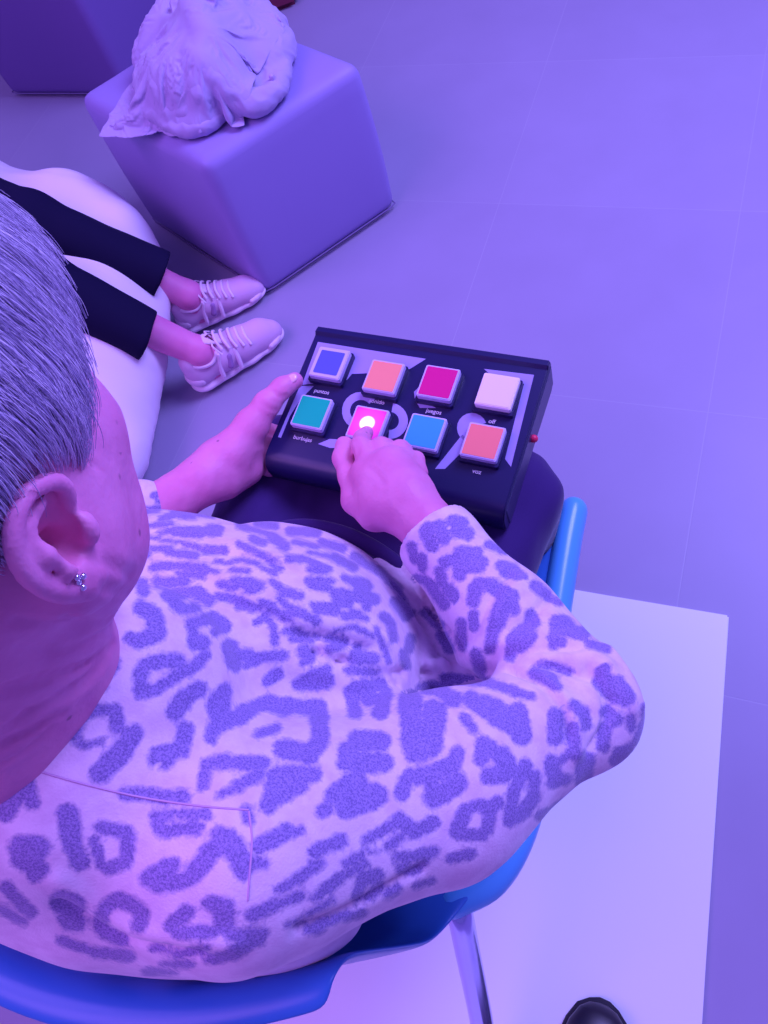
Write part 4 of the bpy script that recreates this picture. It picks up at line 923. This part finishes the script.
# cropped trousers
t2 = SDF(); t2.ell((-1.91, 1.02, .45), (.18, .215, .15), .05); CUFF = {'A': at(157, 274, .20), 'B': at(143, 335, .205)}
for k, (hp, kn, an, ba) in LEG.items():
    hp, kn, an = map(np.array, (hp, kn, an)); cu = CUFF[k]; d = an - kn; d /= np.linalg.norm(d)
    t2.chain([hp, kn, cu + d * .02], [.10, .070, .062], .03)
    t2.half(cu + d * .012, d, .003, within=.11); t2.cap(cu - d * .005, cu + d * .05, .047, .047, .003, '-')
V, F = t2.mesh(.005); V = relax(V, F, 2); N = normals(V, F); V += N * (wob(V, 38, 51) * .0025)[:, None]
np_mesh('cropped_trousers', V, F, TR2, p2)
# white tunic
w2 = SDF(); w2.ell((-1.95, 1.03, .62), (.16, .20, .26), .05); w2.ell((-2.03, 1.03, .88), (.125, .20, .11), .05)
w2.ell((-1.82, 1.05, .50), (.16, .24, .08), .05)
for sy in (1, -1): w2.chain([(-2.03, 1.03 + sy * .19, .90), (-1.98, 1.03 + sy * .25, .70), (-1.86, 1.03 + sy * .20, .60)], [.07, .06, .055], .03)
V, F = w2.mesh(.009); V = relax(V, F, 2); N = normals(V, F); V += N * (wob(V * [1, 1, .5], 40, 52) * .004)[:, None]
np_mesh('white_tunic', V, F, M_white, p2)

# ---------------- trainers
M_sh = mat('pale lilac mesh', (.72, .46, .68), .75, .2, bump=(700, .4, .001)); M_pan = mat('pale suede panel', (.84, .62, .80), .7, .2); M_sol = mat('white foam sole', (.86, .68, .84), .5, .3); M_dkp = mat('mauve side panel', (.38, .20, .46), .7)
def trainer(toe, heel, lab):
    """toe and heel: ground points of the shoe; all shapes in shoe space (x forward from heel, y left, z up)"""
    toe, heel = np.array(toe), np.array(heel); L0 = np.linalg.norm(toe[:2] - heel[:2]); fx = np.array([(toe[0] - heel[0]) / L0, (toe[1] - heel[1]) / L0, 0]); fy = np.array([-fx[1], fx[0], 0])
    Rm = np.array([fx, fy, [0, 0, 1]]).T; k = L0 / .255; org = np.array([heel[0], heel[1], 0.004])
    def mk(name, S, m, par, h=.0035):
        V, F = S.mesh(h); V = relax(V, F, 1); return np_mesh(name, V, F, m, par)
    u = SDF(); u.frame(Rm, org, k)
    u.chain([(.035, 0, .060), (.09, .002, .058), (.15, .006, .048), (.20, .008, .038), (.228, .004, .032)], [.036, .038, .040, .037, .026], .02)
    u.chain([(.03, 0, .05), (.022, 0, .090)], [.033, .028], .02); u.chain([(.09, 0, .070), (.125, .002, .072)], [.034, .028], .02)
    u.cap((.045, 0, .085), (.062, 0, .150), .030, .036, .006, '-'); u.half((.1, 0, .012), (0, 0, -1), .002)
    up = mk('trainer', u, M_sh, p2); up['label'] = lab; root = up
    so = SDF(); so.frame(Rm, org, k)
    so.chain([(.030, 0, .020), (.09, .001, .018), (.15, .006, .018), (.20, .008, .018), (.226, .004, .020)], [.040, .037, .043, .041, .030], .01, flat=((0, 0, 1), 2.4))
    so.half((.1, 0, .0), (0, 0, -1), .002); mk('sole', so, M_sol, root)
    # toe guard, heel panel, side stripes, dark window, collar, tongue, laces
    q = SDF(); q.frame(Rm, org, k); 
    tg = [(.203 + .038 * math.cos(a), .006 + .036 * math.sin(a), .027) for a in np.linspace(-1.5, 1.5, 9)]; q.chain(tg, .0085, .003); mk('toe_guard', q, M_pan, up)
    q = SDF(); q.frame(Rm, org, k); hc = [(.030 - .034 * math.cos(a), .034 * math.sin(a), .048) for a in np.linspace(-1.3, 1.3, 9)]; q.chain(hc, .0075, .003, flat=((0, 0, 1), .6)); mk('heel_counter', q, M_pan, up)
    def strip(name, pts, r, m, par=up):
        bm = bmesh.new(); tube(bm, [Rm @ (np.array(p) * k) + org for p in smooth_path(pts, 4)], r * k, 8); return bm_obj(name, bm, m, par)
    for sy in (1, -1):
        strip('side_stripe', [(.085, sy * .032, .092), (.075, sy * .038, .065), (.070, sy * .042, .035)], .0055, M_pan)
        strip('side_stripe', [(.125, sy * .030, .078), (.122, sy * .040, .055), (.118, sy * .0445, .032)], .0055, M_pan)
        strip('side_window', [(.105, sy * .0335, .074), (.098, sy * .0395, .052)], .0085, M_dkp)
        strip('collar', [(.010, sy * .004, .104), (.030, sy * .030, .092), (.062, sy * .036, .086), (.088, sy * .026, .098)], .0055, M_pan)
    q = SDF(); q.frame(Rm, org, k); q.chain([(.150, .004, .080), (.115, .002, .098), (.085, 0, .122)], [.016, .019, .021], .006, flat=((.5, 0, .85), 3.2)); mk('tongue', q, M_pan, up, .003)
    for i in range(5):
        x = .100 + i * .0165; z = .121 - i * .0085; strip('lace', [(x, -.033, z - .018), (x - .002, -.018, z - .004), (x + .001, 0, z + .001), (x + .004, .018, z - .004), (x + .008, .033, z - .018)], .0034, M_sol)
    strip('lace', [(.098, .0, .112), (.088, .03, .118), (.098, .046, .098)], .0022, M_sol); strip('lace', [(.098, .0, .112), (.085, -.026, .120), (.094, -.045, .100)], .0022, M_sol)
    return root
trainer(TA, HA, 'pale lilac lace-up trainer nearer the pouf')
trainer(TB, HB, 'pale lilac lace-up trainer nearer the switch box')
# ================================================================== light
w = bpy.data.worlds.new('world'); bpy.context.scene.world = w; w.use_nodes = True
w.node_tree.nodes['Background'].inputs['Color'].default_value = (.27, .19, .95, 1); w.node_tree.nodes['Background'].inputs['Strength'].default_value = 0.56
def area(name, loc, target, size, col, power, sy=None):
    l = bpy.data.lights.new(name, 'AREA'); l.size = size; l.color = col; l.energy = power
    if sy: l.shape = 'RECTANGLE'; l.size_y = sy
    o = bpy.data.objects.new(name, l); C.objects.link(o); o.location = loc
    o.rotation_euler = (Vector(target) - Vector(loc)).to_track_quat('-Z', 'Y').to_euler(); return o
area('ceiling_light', (.9, 2.2, 2.9), (.1, 1.0, 0), 1.5, (.36, .31, 1.0), 165)
area('ceiling_light', (-2.4, .2, 2.9), (-.8, .6, .4), 1.4, (.55, .24, 1.0), 40)
area('ceiling_light', (-1.3, -1.2, 2.9), (-.4, .2, .8), 1.5, (.66, .26, 1.0), 36)
